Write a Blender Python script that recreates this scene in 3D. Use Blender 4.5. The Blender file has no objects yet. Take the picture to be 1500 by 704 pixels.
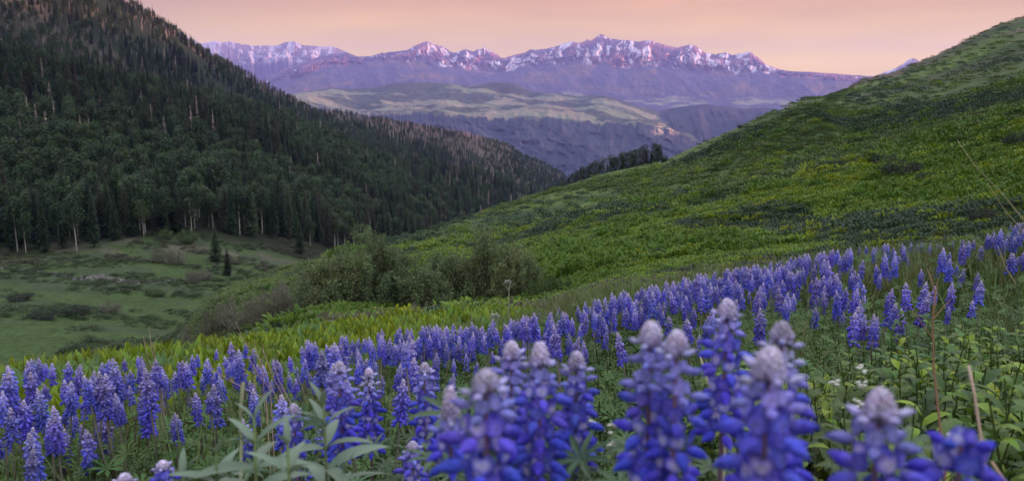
import bpy, math, random
import numpy as np

random.seed(7)
RNG = np.random.default_rng(11)
SC = bpy.context.scene
COL = SC.collection
rad = math.radians

# ------------------------------------------------------------------ camera
F = 1177.0                    # focal length in pixels of a 1500 px wide frame
PITCH = rad(9.74)
cam_data = bpy.data.cameras.new('camera')
cam = bpy.data.objects.new('camera', cam_data)
COL.objects.link(cam)
cam.location = (0, 0, 0)
cam.rotation_euler = (rad(90) - PITCH, 0, 0)
cam_data.sensor_width = 36
cam_data.lens = 36 * F / 1500
cam_data.clip_start = 0.05
cam_data.clip_end = 80000
cam_data.dof.use_dof = True
cam_data.dof.focus_distance = 4.5
cam_data.dof.aperture_fstop = 6.8
SC.camera = cam

# ------------------------------------------------------------------ sky, sun, exposure
SUN_AZ, SUN_EL = 102.0, 8.0          # degrees; azimuth clockwise from the view direction (+Y)
w = bpy.data.worlds.new('World'); SC.world = w; w.use_nodes = True
nt = w.node_tree; nt.nodes.clear()
N = nt.nodes.new; L = nt.links.new
out = N('ShaderNodeOutputWorld'); bg = N('ShaderNodeBackground')
sky = N('ShaderNodeTexSky'); sky.sky_type = 'NISHITA'; sky.sun_disc = False
sky.sun_elevation = rad(SUN_EL); sky.sun_rotation = rad(SUN_AZ)
sky.altitude = 2900; sky.air_density = 1.0; sky.dust_density = 1.5; sky.ozone_density = 2.0
geo = N('ShaderNodeTexCoord'); sep = N('ShaderNodeSeparateXYZ')
L(geo.outputs['Generated'], sep.inputs[0])
ramp = N('ShaderNodeValToRGB')
cr = ramp.color_ramp
cr.elements[0].position = 0.0; cr.elements[0].color = (.90, .53, .02, 1)
cr.elements[1].position = 1.0; cr.elements[1].color = (1.06, 1.10, 1.18, 1)
for p, c in ((0.05, (.86, .50, .02, 1)), (0.09, (.68, .36, .02, 1)), (0.13, (.50, .225, .045, 1)), (0.26, (.60, .42, .30, 1)), (0.5, (.88, .87, 1.0, 1))):
    e = cr.elements.new(p); e.color = c
L(sep.outputs['Z'], ramp.inputs[0])
# smoke: warmer and a little brighter towards the sun side, soft horizontal streaks
sun_side = N('ShaderNodeMapRange'); sun_side.inputs[1].default_value = -0.6; sun_side.inputs[2].default_value = 0.6
sun_side.inputs[3].default_value = 0.74; sun_side.inputs[4].default_value = 1.16
L(sep.outputs['X'], sun_side.inputs[0])
mp = N('ShaderNodeMapping'); mp.inputs['Scale'].default_value = (1.6, 1.6, 11)
mp.inputs['Rotation'].default_value = (0, rad(6), 0)
L(geo.outputs['Generated'], mp.inputs[0])
nz = N('ShaderNodeTexNoise'); nz.inputs['Scale'].default_value = 1.3; nz.inputs['Detail'].default_value = 4
L(mp.outputs[0], nz.inputs['Vector'])
streak = N('ShaderNodeMapRange'); streak.inputs[3].default_value = 0.72; streak.inputs[4].default_value = 1.26
streak.inputs[1].default_value = 0.3; streak.inputs[2].default_value = 0.7
L(nz.outputs[0], streak.inputs[0])
mul = N('ShaderNodeMath'); mul.operation = 'MULTIPLY'
L(sun_side.outputs[0], mul.inputs[0]); L(streak.outputs[0], mul.inputs[1])
vm = N('ShaderNodeVectorMath'); vm.operation = 'SCALE'
L(ramp.outputs[0], vm.inputs[0]); L(mul.outputs[0], vm.inputs['Scale'])
skys = N('ShaderNodeVectorMath'); skys.operation = 'SCALE'; skys.inputs['Scale'].default_value = 0.08
smoke_filter = N('ShaderNodeVectorMath'); smoke_filter.operation = 'MULTIPLY'
L(sky.outputs[0], smoke_filter.inputs[0]); L(ramp.outputs[0], smoke_filter.inputs[1]); L(smoke_filter.outputs[0], skys.inputs[0])
smk = N('ShaderNodeVectorMath'); smk.operation = 'SCALE'; smk.inputs['Scale'].default_value = 0.80
L(vm.outputs[0], smk.inputs[0])
add = N('ShaderNodeVectorMath'); add.operation = 'ADD'
L(skys.outputs[0], add.inputs[0]); L(smk.outputs[0], add.inputs[1])
L(add.outputs[0], bg.inputs[0]); bg.inputs[1].default_value = 1.0
L(bg.outputs[0], out.inputs[0])

sl = bpy.data.lights.new('sun', 'SUN'); sun = bpy.data.objects.new('sun', sl); COL.objects.link(sun)
sl.energy = 5.0; sl.angle = rad(1.0); sl.color = (1.0, 0.47, 0.36)
sun.rotation_euler = (rad(90 - SUN_EL), 0, -rad(SUN_AZ) + math.pi)
sun.location = (60, -20, 60)

SC.view_settings.view_transform = 'Standard'; SC.view_settings.look = 'None'
SC.view_settings.exposure = 1.05; SC.view_settings.gamma = 1.0
SC.cycles.use_denoising = True
SC.cycles.max_bounces = 5; SC.cycles.diffuse_bounces = 3; SC.cycles.transmission_bounces = 3
SC.cycles.volume_bounces = 0; SC.cycles.transparent_max_bounces = 6
SC.cycles.sample_clamp_indirect = 3.0

# ------------------------------------------------------------------ noise
def _h(ix, iy, s):
    n = (ix.astype(np.int64) * 374761393 + iy.astype(np.int64) * 668265263 + s * 974711) & 0xffffffff
    n = ((n ^ (n >> 13)) * 1274126177) & 0xffffffff
    return ((n ^ (n >> 16)) & 0xffff) / 65535.0
def vn(x, y, s=0):
    x = np.asarray(x, float); y = np.asarray(y, float)
    ix = np.floor(x); iy = np.floor(y); fx = x - ix; fy = y - iy
    fx = fx * fx * fx * (fx * (fx * 6 - 15) + 10); fy = fy * fy * fy * (fy * (fy * 6 - 15) + 10)
    a = _h(ix, iy, s); b = _h(ix + 1, iy, s); c = _h(ix, iy + 1, s); d = _h(ix + 1, iy + 1, s)
    return (a + (b - a) * fx) + ((c + (d - c) * fx) - (a + (b - a) * fx)) * fy
def fbm(x, y, s=0, o=4, g=0.5):
    t = 0; a = 1; n = 0
    for i in range(o):
        t = t + a * (vn(x, y, s + i * 17) - .5) * 2; n += a; a *= g; x = x * 2.03 + 11.3; y = y * 2.03 - 7.1
    return t / n
def ridged(x, y, s=0, o=4, g=0.55):
    t = 0; a = 1; n = 0
    for i in range(o):
        t = t + a * (1 - np.abs(2 * vn(x, y, s + i * 31) - 1)); n += a; a *= g; x = x * 2.1 + 3.7; y = y * 2.1 + 9.2
    return t / n
def sst(a, b, x):
    t = np.clip((np.asarray(x, float) - a) / (b - a), 0, 1); return t * t * (3 - 2 * t)

# ------------------------------------------------------------------ picture -> world helpers (used to lay out the survey points)
SP, CP = math.sin(PITCH), math.cos(PITCH)
def ray(u, v):
    cx = (u - 750) / F; cy = -(v - 352) / F
    dx, dy, dz = cx, CP + cy * SP, -SP + cy * CP
    return math.atan2(dx, dy), dz / math.hypot(dx, dy)
def proj(x, y, z):
    x = np.asarray(x, float); y = np.asarray(y, float); z = np.asarray(z, float)
    d = y * CP - z * SP; up = y * SP + z * CP
    d = np.where(d < 1e-3, 1e-3, d)
    return 750 + F * x / d, 352 - F * up / d, d
def P(u, v, r):
    a, t = ray(u, v); return (r * math.sin(a), r * math.cos(a), r * t)

def line(pts, dz=0.0):
    """survey line: (u, v, r) seen points or ('a', azimuth, r, z) -> sorted az, log r, z"""
    q = []
    for p in pts:
        if p[0] == 'a': q.append((rad(p[1]), math.log(p[2]), p[3]))
        elif p[0] == 'z':
            a, t = ray(p[1], 330); q.append((a, math.log(p[2]), p[3]))
        else:
            a, t = ray(p[0], p[1]); q.append((a, math.log(p[2]), p[2] * t + dz))
    q.sort(); return np.array(q)

def pchip_rows(X, Y, xq):
    """monotone cubic, X, Y [n,K]; xq [n,M] -> [n,M]"""
    n, K = X.shape
    h = np.diff(X, axis=1); d = np.diff(Y, axis=1) / h
    m = np.zeros_like(Y)
    w1 = 2 * h[:, 1:] + h[:, :-1]; w2 = h[:, 1:] + 2 * h[:, :-1]
    same = d[:, :-1] * d[:, 1:] > 0
    dd0 = np.where(same, d[:, :-1], 1); dd1 = np.where(same, d[:, 1:], 1)
    m[:, 1:-1] = np.where(same, (w1 + w2) / (w1 / dd0 + w2 / dd1), 0)
    m[:, 0] = d[:, 0]; m[:, -1] = d[:, -1]
    res = np.empty_like(xq)
    for i in range(n):
        k = np.clip(np.searchsorted(X[i], xq[i]) - 1, 0, K - 2)
        hh = h[i, k]; t = np.clip((xq[i] - X[i, k]) / hh, 0, 1)
        t2 = t * t; t3 = t2 * t
        res[i] = ((2 * t3 - 3 * t2 + 1) * Y[i, k] + (t3 - 2 * t2 + t) * hh * m[i, k]
                  + (-2 * t3 + 3 * t2) * Y[i, k + 1] + (t3 - t2) * hh * m[i, k + 1])
    return res

# ------------------------------------------------------------------ ground survey
G = []
G.append(line([('a', -180, .3, -.98), ('a', 180, .3, -.98)]))
G.append(line([('a', -180, 2, -.9), ('a', -90, 2, -1.35), ('a', -33, 2, -1.2), ('a', 0, 2, -1.2), ('a', 33, 2, -1.12), ('a', 90, 2, -.8), ('a', 180, 2, -.9)]))
G.append(line([('a', -180, 5, -.6), ('a', -90, 5, -2.2), ('a', -33, 4.5, -1.85), ('a', -15, 5, -2.02), ('a', 0, 5.2, -1.95), ('a', 15, 5, -1.66), ('a', 33, 4.5, -1.42), ('a', 90, 5, -.2), ('a', 180, 5, -.6)]))
G.append(line([('a', -180, 12, -.2), ('a', -90, 12, -4.5), ('a', 90, 12, 1.5), ('a', 180, 12, -.2),
    (0, 505, 9), (150, 492, 9.5), (300, 474, 10.5), (450, 458, 12), (600, 443, 13), (700, 433, 13.5), (800, 438, 13.5), (900, 418, 13), (1000, 402, 12.5), (1100, 390, 12), (1200, 374, 11.5), (1350, 360, 11), (1500, 330, 10)], dz=-.42))
G.append(line([('a', -180, 30, 1), ('a', -90, 30, -12), ('a', 60, 30, 1.5), ('a', 90, 30, 7), ('a', 180, 30, 1),
    ('z', 0, 30, -12), ('z', 150, 30, -11.5), ('z', 300, 30, -10.6), (450, 452, 38), (600, 450, 38), (750, 437, 38), (900, 405, 36), (1050, 384, 34), (1200, 368, 34), (1350, 352, 34), (1500, 338, 34)]))
G.append(line([('a', -180, 60, 4), ('a', -90, 60, -23), ('a', 60, 60, 7), ('a', 90, 60, 17), ('a', 180, 60, 4),
    ('z', 0, 60, -23), ('z', 100, 60, -22), ('z', 200, 55, -19.2), ('z', 250, 51, -16.2), (300, 458, 49), (450, 404, 65), (600, 394, 65), (750, 372, 66), (900, 350, 64), (1050, 330, 62), (1200, 310, 62), (1350, 290, 60), (1500, 250, 60)]))
G.append(line([('a', -180, 100, 9), ('a', -90, 100, -34), ('a', 60, 110, 22), ('a', 90, 100, 30), ('a', 180, 100, 9),
    ('z', 0, 95, -34), ('z', 100, 95, -33), ('z', 200, 78, -26), ('z', 250, 68, -20.5), (300, 442, 62), (450, 392, 80), (600, 364, 100), (750, 325, 120), (900, 290, 120), (1050, 265, 115), (1200, 230, 115), (1350, 205, 115), (1500, 170, 110)]))
G.append(line([('a', -180, 220, 25), ('a', -90, 150, -42), ('a', 60, 230, 52), ('a', 90, 220, 75), ('a', 180, 220, 25),
    (0, 480, 140), (100, 480, 140), ('z', 200, 108, -33.2), ('z', 250, 90, -26), (300, 431, 79), (380, 408, 84), (450, 387, 95), (520, 368, 115), (600, 347, 140), (700, 319, 180), (750, 300, 200), (800, 279, 215),
    (866, 257, 230), (921, 244, 235), (973, 232, 240), (1018, 212, 240), (1084, 183, 235), (1143, 160, 230), (1173, 147, 225), (1195, 143, 222), (1250, 149, 220), (1350, 132, 225), (1500, 92, 230)]))
G.append(line([('a', -180, 500, 80), ('a', -90, 190, -44), ('a', -45, 190, -43), ('a', 60, 500, 130), ('a', 90, 500, 180), ('a', 180, 500, 80),
    (0, 424, 185), (150, 420, 185), ('z', 300, 185, -43), ('z', 450, 200, -47), ('z', 600, 260, -62), ('z', 750, 400, -120), ('z', 900, 500, -130), ('z', 1050, 500, -90), ('z', 1150, 500, -40),
    (1209, 143, 500), (1234, 135, 500), (1263, 119, 505), (1308, 110, 510), (1348, 95, 510), (1378, 85, 510), (1422, 65, 510), (1462, 46, 505), (1500, 32, 500)]))
G.append(line([('a', -180, 600, 100), ('a', -90, 240, -43), ('a', -45, 240, -42), ('a', 60, 700, 150), ('a', 90, 700, 215), ('a', 180, 600, 100),
    (0, 377, 235), (100, 368, 235), (200, 352, 245), (300, 338, 262), (380, 345, 270), (450, 356, 285), ('z', 600, 380, -70), ('z', 750, 600, -118), ('z', 900, 700, -180), ('z', 1050, 700, -150), ('z', 1209, 700, -10), ('z', 1350, 700, 18), ('z', 1500, 700, 50)]))
G.append(line([('a', -180, 900, 160), ('a', -90, 550, 70), ('a', -45, 550, 60), ('a', 60, 1000, 230), ('a', 90, 900, 300), ('a', 180, 900, 160),
    (0, 100, 560), (53, 112, 565), (124, 131, 575), (177, 142, 590), (248, 153, 610), (320, 169, 630), (390, 184, 650), (497, 214, 700), (564, 243, 740), (619, 253, 780), (675, 263, 820), (730, 273, 860), (800, 290, 900), (830, 310, 920),
    ('z', 900, 900, -220), ('z', 1209, 900, -80), ('z', 1500, 900, 40)]))
G.append(line([('a', -180, 1100, 200), ('a', -90, 700, 100), ('a', -45, 700, 75), ('a', 60, 1200, 250), ('a', 90, 1100, 340), ('a', 180, 1100, 200),
    (0, 104, 700), (124, 136, 720), (248, 160, 750), (390, 192, 800), (497, 222, 850), (619, 262, 950), (730, 284, 1020), (800, 300, 1060), (830, 325, 1080), ('z', 900, 1100, -260), ('z', 1209, 1100, -140), ('z', 1500, 1150, 20)]))
G.append(line([('a', -180, 1600, 300), ('a', -90, 1200, 350), ('a', -45, 1200, 380), ('a', 60, 1600, 290), ('a', 90, 1600, 420), ('a', 180, 1600, 300),
    (0, -130, 1200), (100, -60, 1200), (188, 10, 1200), (213, 27, 1200), (245, 48, 1220), (263, 60, 1230), (284, 75, 1240), (316, 92, 1260), (334, 101, 1270), (355, 114, 1290), (384, 129, 1310), (426, 148, 1350), (462, 168, 1400),
    (500, 173, 1440), (531, 178, 1470), (564, 180, 1500), (582, 184, 1520), (619, 190, 1550), (656, 195, 1570), (693, 202, 1600), (723, 210, 1610), (745, 219, 1620), (767, 234, 1640), (800, 248, 1660), (826, 260, 1680), (845, 285, 1700),
    ('z', 900, 1700, -300), ('z', 1209, 1700, -250), ('z', 1500, 1700, -30)]))
G.append(line([('a', -180, 3200, 200), ('a', -90, 3200, 300), ('a', -45, 3200, 100), ('a', -33, 3200, -200), ('a', -20, 3200, -480), ('a', 25, 3200, -560), ('a', 36, 3200, -450), ('a', 60, 3200, 100), ('a', 90, 3200, 300), ('a', 180, 3200, 200)]))

TAZ = np.linspace(-math.pi, math.pi, 2881); NR = 340
TLR = np.linspace(math.log(.3), math.log(3200), NR)
X = np.stack([np.interp(TAZ, g[:, 0], g[:, 1]) for g in G], 1)
Z = np.stack([np.interp(TAZ, g[:, 0], g[:, 2]) for g in G], 1)
X[:, 1:] = np.maximum(X[:, 1:], X[:, :-1] + .02)
TAB = pchip_rows(X, Z, np.repeat(TLR[None], len(TAZ), 0))
for _ in range(5):
    TAB = np.concatenate([TAB[-2:-1], TAB, TAB[1:2]])
    TAB = .25 * TAB[:-2] + .5 * TAB[1:-1] + .25 * TAB[2:]
TAB[:, 1:-1] = .25 * TAB[:, :-2] + .5 * TAB[:, 1:-1] + .25 * TAB[:, 2:]
kk = np.exp(-.5 * (np.arange(-40, 41) / 11.0) ** 2); kk /= kk.sum()
SM = sum(kk[j] * np.roll(TAB, j - 40, 0) for j in range(81))
wz = (sst(rad(-36), rad(-30), TAZ) * (1 - sst(rad(-17), rad(-11), TAZ)))[:, None] * (sst(18, 32, np.exp(TLR)) * (1 - sst(180, 225, np.exp(TLR))))[None]
TAB = TAB * (1 - wz) + SM * wz
def H(x, y, detail=True):
    x = np.asarray(x, float); y = np.asarray(y, float)
    a = np.arctan2(x, y); lr = np.log(np.maximum(np.hypot(x, y), .301))
    fa = (a + math.pi) / (2 * math.pi) * (len(TAZ) - 1); fr = np.clip((lr - TLR[0]) / (TLR[-1] - TLR[0]) * (NR - 1), 0, NR - 1.001)
    ia = np.clip(fa.astype(int), 0, len(TAZ) - 2); ir = fr.astype(int); ta = fa - ia; tr = fr - ir
    z = (TAB[ia, ir] * (1 - ta) + TAB[ia + 1, ir] * ta) * (1 - tr) + (TAB[ia, ir + 1] * (1 - ta) + TAB[ia + 1, ir + 1] * ta) * tr
    if detail:
        r = np.hypot(x, y)
        z = z + .03 * fbm(x * 1.3, y * 1.3, 3, 3) * sst(.4, 2, r) * (1 - sst(20, 40, r))
        z = z + .45 * fbm(x / 9, y / 9, 5, 3) * sst(14, 40, r) * (1 - .6 * sst(130, 180, r))
        z = z + 1.1 * fbm(x / 45, y / 45, 9, 3) * sst(50, 110, r)
        m = sst(300, 600, r) * (1 - sst(.10, .3, a))
        z = z + 14 * (ridged(x / 170 + .3 * y / 170, y / 260, 21, 3) - .55) * m
    return z

# ------------------------------------------------------------------ mesh helpers
def np_mesh(name, V, Fa, col=None, smooth=True, extra=None):
    V = np.asarray(V, np.float32); Fa = np.asarray(Fa, np.int32); k = Fa.shape[1]
    me = bpy.data.meshes.new(name)
    me.vertices.add(len(V)); me.vertices.foreach_set('co', V.ravel())
    me.loops.add(Fa.size); me.loops.foreach_set('vertex_index', Fa.ravel())
    me.polygons.add(len(Fa)); me.polygons.foreach_set('loop_start', np.arange(0, Fa.size, k, dtype=np.int32))
    me.polygons.foreach_set('use_smooth', np.full(len(Fa), smooth))
    if col is not None:
        c = np.ones((len(V), 4), np.float32); c[:, :np.shape(col)[1]] = col
        me.attributes.new('Col', 'FLOAT_COLOR', 'POINT').data.foreach_set('color', c.ravel())
    for nm, val in (extra or {}).items():
        me.attributes.new(nm, 'FLOAT', 'POINT').data.foreach_set('value', np.asarray(val, np.float32).ravel())
    me.update(calc_edges=True); me.validate()
    return me
def link(name, me, mat=None, parent=None, loc=None, rot=None, scale=None):
    if mat is not None and me is not None and not me.materials: me.materials.append(mat)
    o = bpy.data.objects.new(name, me); COL.objects.link(o)
    if parent: o.parent = parent
    if loc is not None: o.location = loc
    if rot is not None: o.rotation_euler = rot
    if scale is not None: o.scale = (scale,) * 3 if np.isscalar(scale) else scale
    return o
def tag(o, label=None, cat=None, group=None, kind=None):
    if label: o['label'] = label
    if cat: o['category'] = cat
    if group: o['group'] = group
    if kind: o['kind'] = kind
    return o
def grid_faces(nu, nv):
    i = np.arange(nu - 1)[:, None] * nv + np.arange(nv - 1)[None]
    return np.stack([i, i + nv, i + nv + 1, i + 1], -1).reshape(-1, 4)

class MB:
    """mesh builder with a colour per vertex"""
    def __init__(s): s.v = []; s.f = []; s.c = []; s.m = []
    def add(s, vs, fs, c, m=0):
        b = len(s.v); s.v.extend([tuple(p) for p in vs])
        if isinstance(c, list): s.c.extend(c)
        else: s.c.extend([c] * len(vs))
        s.f.extend([tuple(b + i for i in f) for f in fs]); s.m.extend([m] * len(fs))
    def tube(s, pts, rs, n=5, c=(1, 1, 1), m=0, cap=True):
        pts = [np.array(p, float) for p in pts]; vs = []; fs = []
        for i, p in enumerate(pts):
            d = pts[min(i + 1, len(pts) - 1)] - pts[max(i - 1, 0)]; d = d / (np.linalg.norm(d) + 1e-9)
            a = np.cross(d, (0, 0, 1)) if abs(d[2]) < .9 else np.cross(d, (1, 0, 0)); a /= np.linalg.norm(a); b = np.cross(d, a)
            for k in range(n):
                t = 2 * math.pi * k / n; vs.append(p + rs[i] * (math.cos(t) * a + math.sin(t) * b))
        for i in range(len(pts) - 1):
            for k in range(n): fs.append((i * n + k, i * n + (k + 1) % n, (i + 1) * n + (k + 1) % n, (i + 1) * n + k))
        if cap: fs.append(tuple((len(pts) - 1) * n + k for k in range(n)))
        s.add(vs, fs, c, m)
    def leaf(s, base, d, length, width, c, bend=.3, fold=.25, n=3, up=(0, 0, 1), m=0, tipc=None):
        """lanceolate blade with a keel, n segments"""
        base = np.array(base, float); d = np.array(d, float); d /= np.linalg.norm(d) + 1e-9
        side = np.cross(d, up); ln = np.linalg.norm(side)
        side = np.array((1., 0, 0)) if ln < 1e-3 else side / ln
        nrm = np.cross(side, d); vs = [base]; cs = [c]; fs = []
        tc = tipc or c
        for i in range(1, n + 1):
            t = i / n; p = base + d * length * t - nrm * 0 + np.array((0, 0, -1.)) * bend * length * t * t
            if i == n: vs.append(p); cs.append(tc); break
            wd = width * math.sin(math.pi * (t ** .8)) * .5 + width * .06
            vs += [p - side * wd + nrm * wd * fold, p, p + side * wd + nrm * wd * fold]
            cc = tuple(c[j] + (tc[j] - c[j]) * t for j in range(3)); cs += [cc, cc, cc]
        fs.append((0, 2, 1)); fs.append((0, 3, 2))
        for i in range(n - 2):
            b = 1 + 3 * i; fs += [(b, b + 1, b + 4, b + 3), (b + 1, b + 2, b + 5, b + 4)]
        b = 1 + 3 * (n - 2); fs += [(b, b + 1, b + 3), (b + 1, b + 2, b + 3)]
        s.add(vs, fs, cs, m)
    def mesh(s, name, smooth=True):
        me = bpy.data.meshes.new(name); me.from_pydata(s.v, [], s.f)
        c = np.ones((len(s.v), 4), np.float32); c[:, :3] = np.array([q[:3] for q in s.c])
        me.attributes.new('Col', 'FLOAT_COLOR', 'POINT').data.foreach_set('color', c.ravel())
        me.polygons.foreach_set('material_index', np.array(s.m, np.int32))
        me.polygons.foreach_set('use_smooth', np.full(len(s.f), smooth))
        me.update(); return me

# ------------------------------------------------------------------ materials
def new_mat(name):
    m = bpy.data.materials.new(name); m.use_nodes = True; t = m.node_tree; t.nodes.clear()
    return m, t, t.nodes.new, t.links.new
def leafy(name, rough=.55, spec=.3, trans=.25, var=.35, huevar=.03, base=None, sat=1.0, scale=None, bump=0):
    """vertex colour (the thing's own colour) x per-plant variation, some light through the leaf"""
    m, t, N, L = new_mat(name)
    o = N('ShaderNodeOutputMaterial'); p = N('ShaderNodeBsdfPrincipled')
    if base is None:
        a = N('ShaderNodeAttribute'); a.attribute_name = 'Col'; src = a.outputs[0]
    else:
        a = N('ShaderNodeRGB'); a.outputs[0].default_value = (*base, 1); src = a.outputs[0]
    info = N('ShaderNodeObjectInfo'); mr = N('ShaderNodeMapRange')
    mr.inputs[3].default_value = 1 - var; mr.inputs[4].default_value = 1 + var
    L(info.outputs['Random'], mr.inputs[0])
    hs = N('ShaderNodeHueSaturation'); L(src, hs.inputs['Color']); L(mr.outputs[0], hs.inputs['Value']); hs.inputs['Saturation'].default_value = sat
    wn = N('ShaderNodeMath'); wn.operation = 'MULTIPLY_ADD'; fr = N('ShaderNodeMath'); fr.operation = 'FRACT'
    m7 = N('ShaderNodeMath'); m7.operation = 'MULTIPLY'; m7.inputs[1].default_value = 7.31
    L(info.outputs['Random'], m7.inputs[0]); L(m7.outputs[0], fr.inputs[0]); L(fr.outputs[0], wn.inputs[0])
    wn.inputs[1].default_value = 2 * huevar; wn.inputs[2].default_value = .5 - huevar; L(wn.outputs[0], hs.inputs['Hue'])
    src = hs.outputs[0]
    if scale:
        tc = N('ShaderNodeTexCoord'); nn = N('ShaderNodeTexNoise'); nn.inputs['Scale'].default_value = scale; nn.inputs['Detail'].default_value = 3
        L(tc.outputs['Object'], nn.inputs['Vector']); r2 = N('ShaderNodeMapRange'); r2.inputs[1].default_value = .3; r2.inputs[2].default_value = .7
        r2.inputs[3].default_value = .6; r2.inputs[4].default_value = 1.4; L(nn.outputs[0], r2.inputs[0])
        mx = N('ShaderNodeVectorMath'); mx.operation = 'SCALE'; L(src, mx.inputs[0]); L(r2.outputs[0], mx.inputs['Scale']); src = mx.outputs[0]
    L(src, p.inputs['Base Color']); p.inputs['Roughness'].default_value = rough; p.inputs['Specular IOR Level'].default_value = spec
    if trans > 0:
        tr = N('ShaderNodeBsdfTranslucent'); L(src, tr.inputs[0]); mix = N('ShaderNodeMixShader'); mix.inputs[0].default_value = trans
        L(p.outputs[0], mix.inputs[1]); L(tr.outputs[0], mix.inputs[2]); L(mix.outputs[0], o.inputs[0])
    else: L(p.outputs[0], o.inputs[0])
    return m
def earth(name, noises, rough=.95, bump=None):
    """vertex colour broken up by world-space noises [(scale, low, high, stretch)]"""
    m, t, N, L = new_mat(name)
    o = N('ShaderNodeOutputMaterial'); p = N('ShaderNodeBsdfPrincipled'); a = N('ShaderNodeAttribute'); a.attribute_name = 'Col'
    src = a.outputs[0]; g = N('ShaderNodeNewGeometry')
    for sc, lo, hi, st in noises:
        mp = N('ShaderNodeMapping'); mp.inputs['Scale'].default_value = st; L(g.outputs['Position'], mp.inputs[0])
        nn = N('ShaderNodeTexNoise'); nn.inputs['Scale'].default_value = sc; nn.inputs['Detail'].default_value = 5; nn.inputs['Roughness'].default_value = .65
        L(mp.outputs[0], nn.inputs['Vector']); r = N('ShaderNodeMapRange'); r.inputs[1].default_value = .3; r.inputs[2].default_value = .7
        r.inputs[3].default_value = lo; r.inputs[4].default_value = hi; L(nn.outputs[0], r.inputs[0])
        mx = N('ShaderNodeVectorMath'); mx.operation = 'SCALE'; L(src, mx.inputs[0]); L(r.outputs[0], mx.inputs['Scale']); src = mx.outputs[0]
    L(src, p.inputs['Base Color']); p.inputs['Roughness'].default_value = rough; p.inputs['Specular IOR Level'].default_value = .1
    if bump:
        nn = N('ShaderNodeTexNoise'); nn.inputs['Scale'].default_value = bump[0]; nn.inputs['Detail'].default_value = 6
        L(g.outputs['Position'], nn.inputs['Vector']); b = N('ShaderNodeBump'); b.inputs['Strength'].default_value = 1; b.inputs['Distance'].default_value = bump[1]
        L(nn.outputs[0], b.inputs['Height']); L(b.outputs[0], p.inputs['Normal'])
    L(p.outputs[0], o.inputs[0]); return m

# ------------------------------------------------------------------ ground sheet
def lerp(a, b, t): return a + (b - a) * t
def mixc(c, d, t): return c * (1 - t[..., None]) + np.array(d) * t[..., None]
a_in = np.linspace(rad(-40), rad(40), 801)
a_out = np.concatenate([np.linspace(-math.pi, rad(-40), 71)[:-1], a_in, np.linspace(rad(40), math.pi, 71)[1:]])
r_s = np.exp(np.concatenate([np.linspace(math.log(.3), math.log(14), 110)[:-1], np.linspace(math.log(14), math.log(3200), 330)]))
AA, RR = np.meshgrid(a_out, r_s, indexing='ij')
GX = RR * np.sin(AA); GY = RR * np.cos(AA); GZ = H(GX, GY)
gu, gv, _ = proj(GX, GY, GZ)
c = np.empty(GX.shape + (3,)); c[:] = (.045, .075, .022)
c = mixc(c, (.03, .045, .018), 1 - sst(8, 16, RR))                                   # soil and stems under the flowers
hill = sst(14, 34, RR) * sst(rad(-29), rad(-17), AA + .06 * fbm(GX / 12, GY / 12, 39, 3))
n1 = sst(-.15, .25, fbm(GX / 14, GY / 14, 40, 4)); n2 = sst(-.1, .3, fbm(GX / 38, GY / 22, 41, 4))
c = mixc(c, (.085, .135, .032), hill * n1 * .9); c = mixc(c, (.105, .140, .042), hill * (.5 + .5 * n2) * sst(70, 120, RR) * .8)
c = mixc(c, (.035, .060, .024), hill * sst(.08, .28, fbm(GX / 26, GY / 12, 43, 4)) * .85)
c = mixc(c, (.022, .036, .012), hill * (1 - sst(62, 105, RR + 14 * fbm(GX / 12, GY / 12, 38, 3))) * .9)
hi = sst(160, 260, RR) * sst(.1, .25, AA) * sst(-.1, .25, fbm(GX / 60 + 4, GY / 25, 44, 4))
c = mixc(c, (.060, .064, .036), hi * .8)
c = mixc(c, (.105, .072, .066), sst(270, 350, RR + 40 * fbm(GX / 25, GY / 25, 37, 3)) * sst(.2, .3, AA) * sst(-.35, .0, fbm(GX / 45, GY / 30, 45, 4)) * .85)
val = sst(80, 120, RR) * (1 - sst(250, 300, RR)) * (1 - sst(rad(-16), rad(-12), AA))   # valley meadow
c = mixc(c, (.050, .078, .024), val); c = mixc(c, (.085, .082, .05), val * sst(0, .3, fbm(GX / 10, GY / 10, 46, 4)) * sst(205, 235, RR))
c = mixc(c, (.048, .064, .032), val * sst(.1, .3, fbm(GX / 8, GY / 5, 47, 4)) * .8)
forest = sst(235, 262, RR) * (1 - sst(.05, .12, AA)) * sst(-math.pi * .9, -2, AA)
c = mixc(c, (.018, .023, .011), forest)
dry = forest * sst(760, 900, RR) * sst(-.05, .2, fbm(GX / 90, GY / 140, 48, 4)); c = mixc(c, (.16, .125, .10), dry * .5)
c = c * (1 + .25 * fbm(GX / 3, GY / 3, 49, 3))[..., None]
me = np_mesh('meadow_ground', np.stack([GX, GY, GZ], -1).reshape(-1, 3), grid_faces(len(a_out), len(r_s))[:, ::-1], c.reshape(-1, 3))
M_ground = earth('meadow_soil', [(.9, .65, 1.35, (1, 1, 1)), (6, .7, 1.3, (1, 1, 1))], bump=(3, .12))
tag(link('meadow_ground', me, M_ground), 'green mountainside meadow sloping into the valley', kind='structure')

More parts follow.
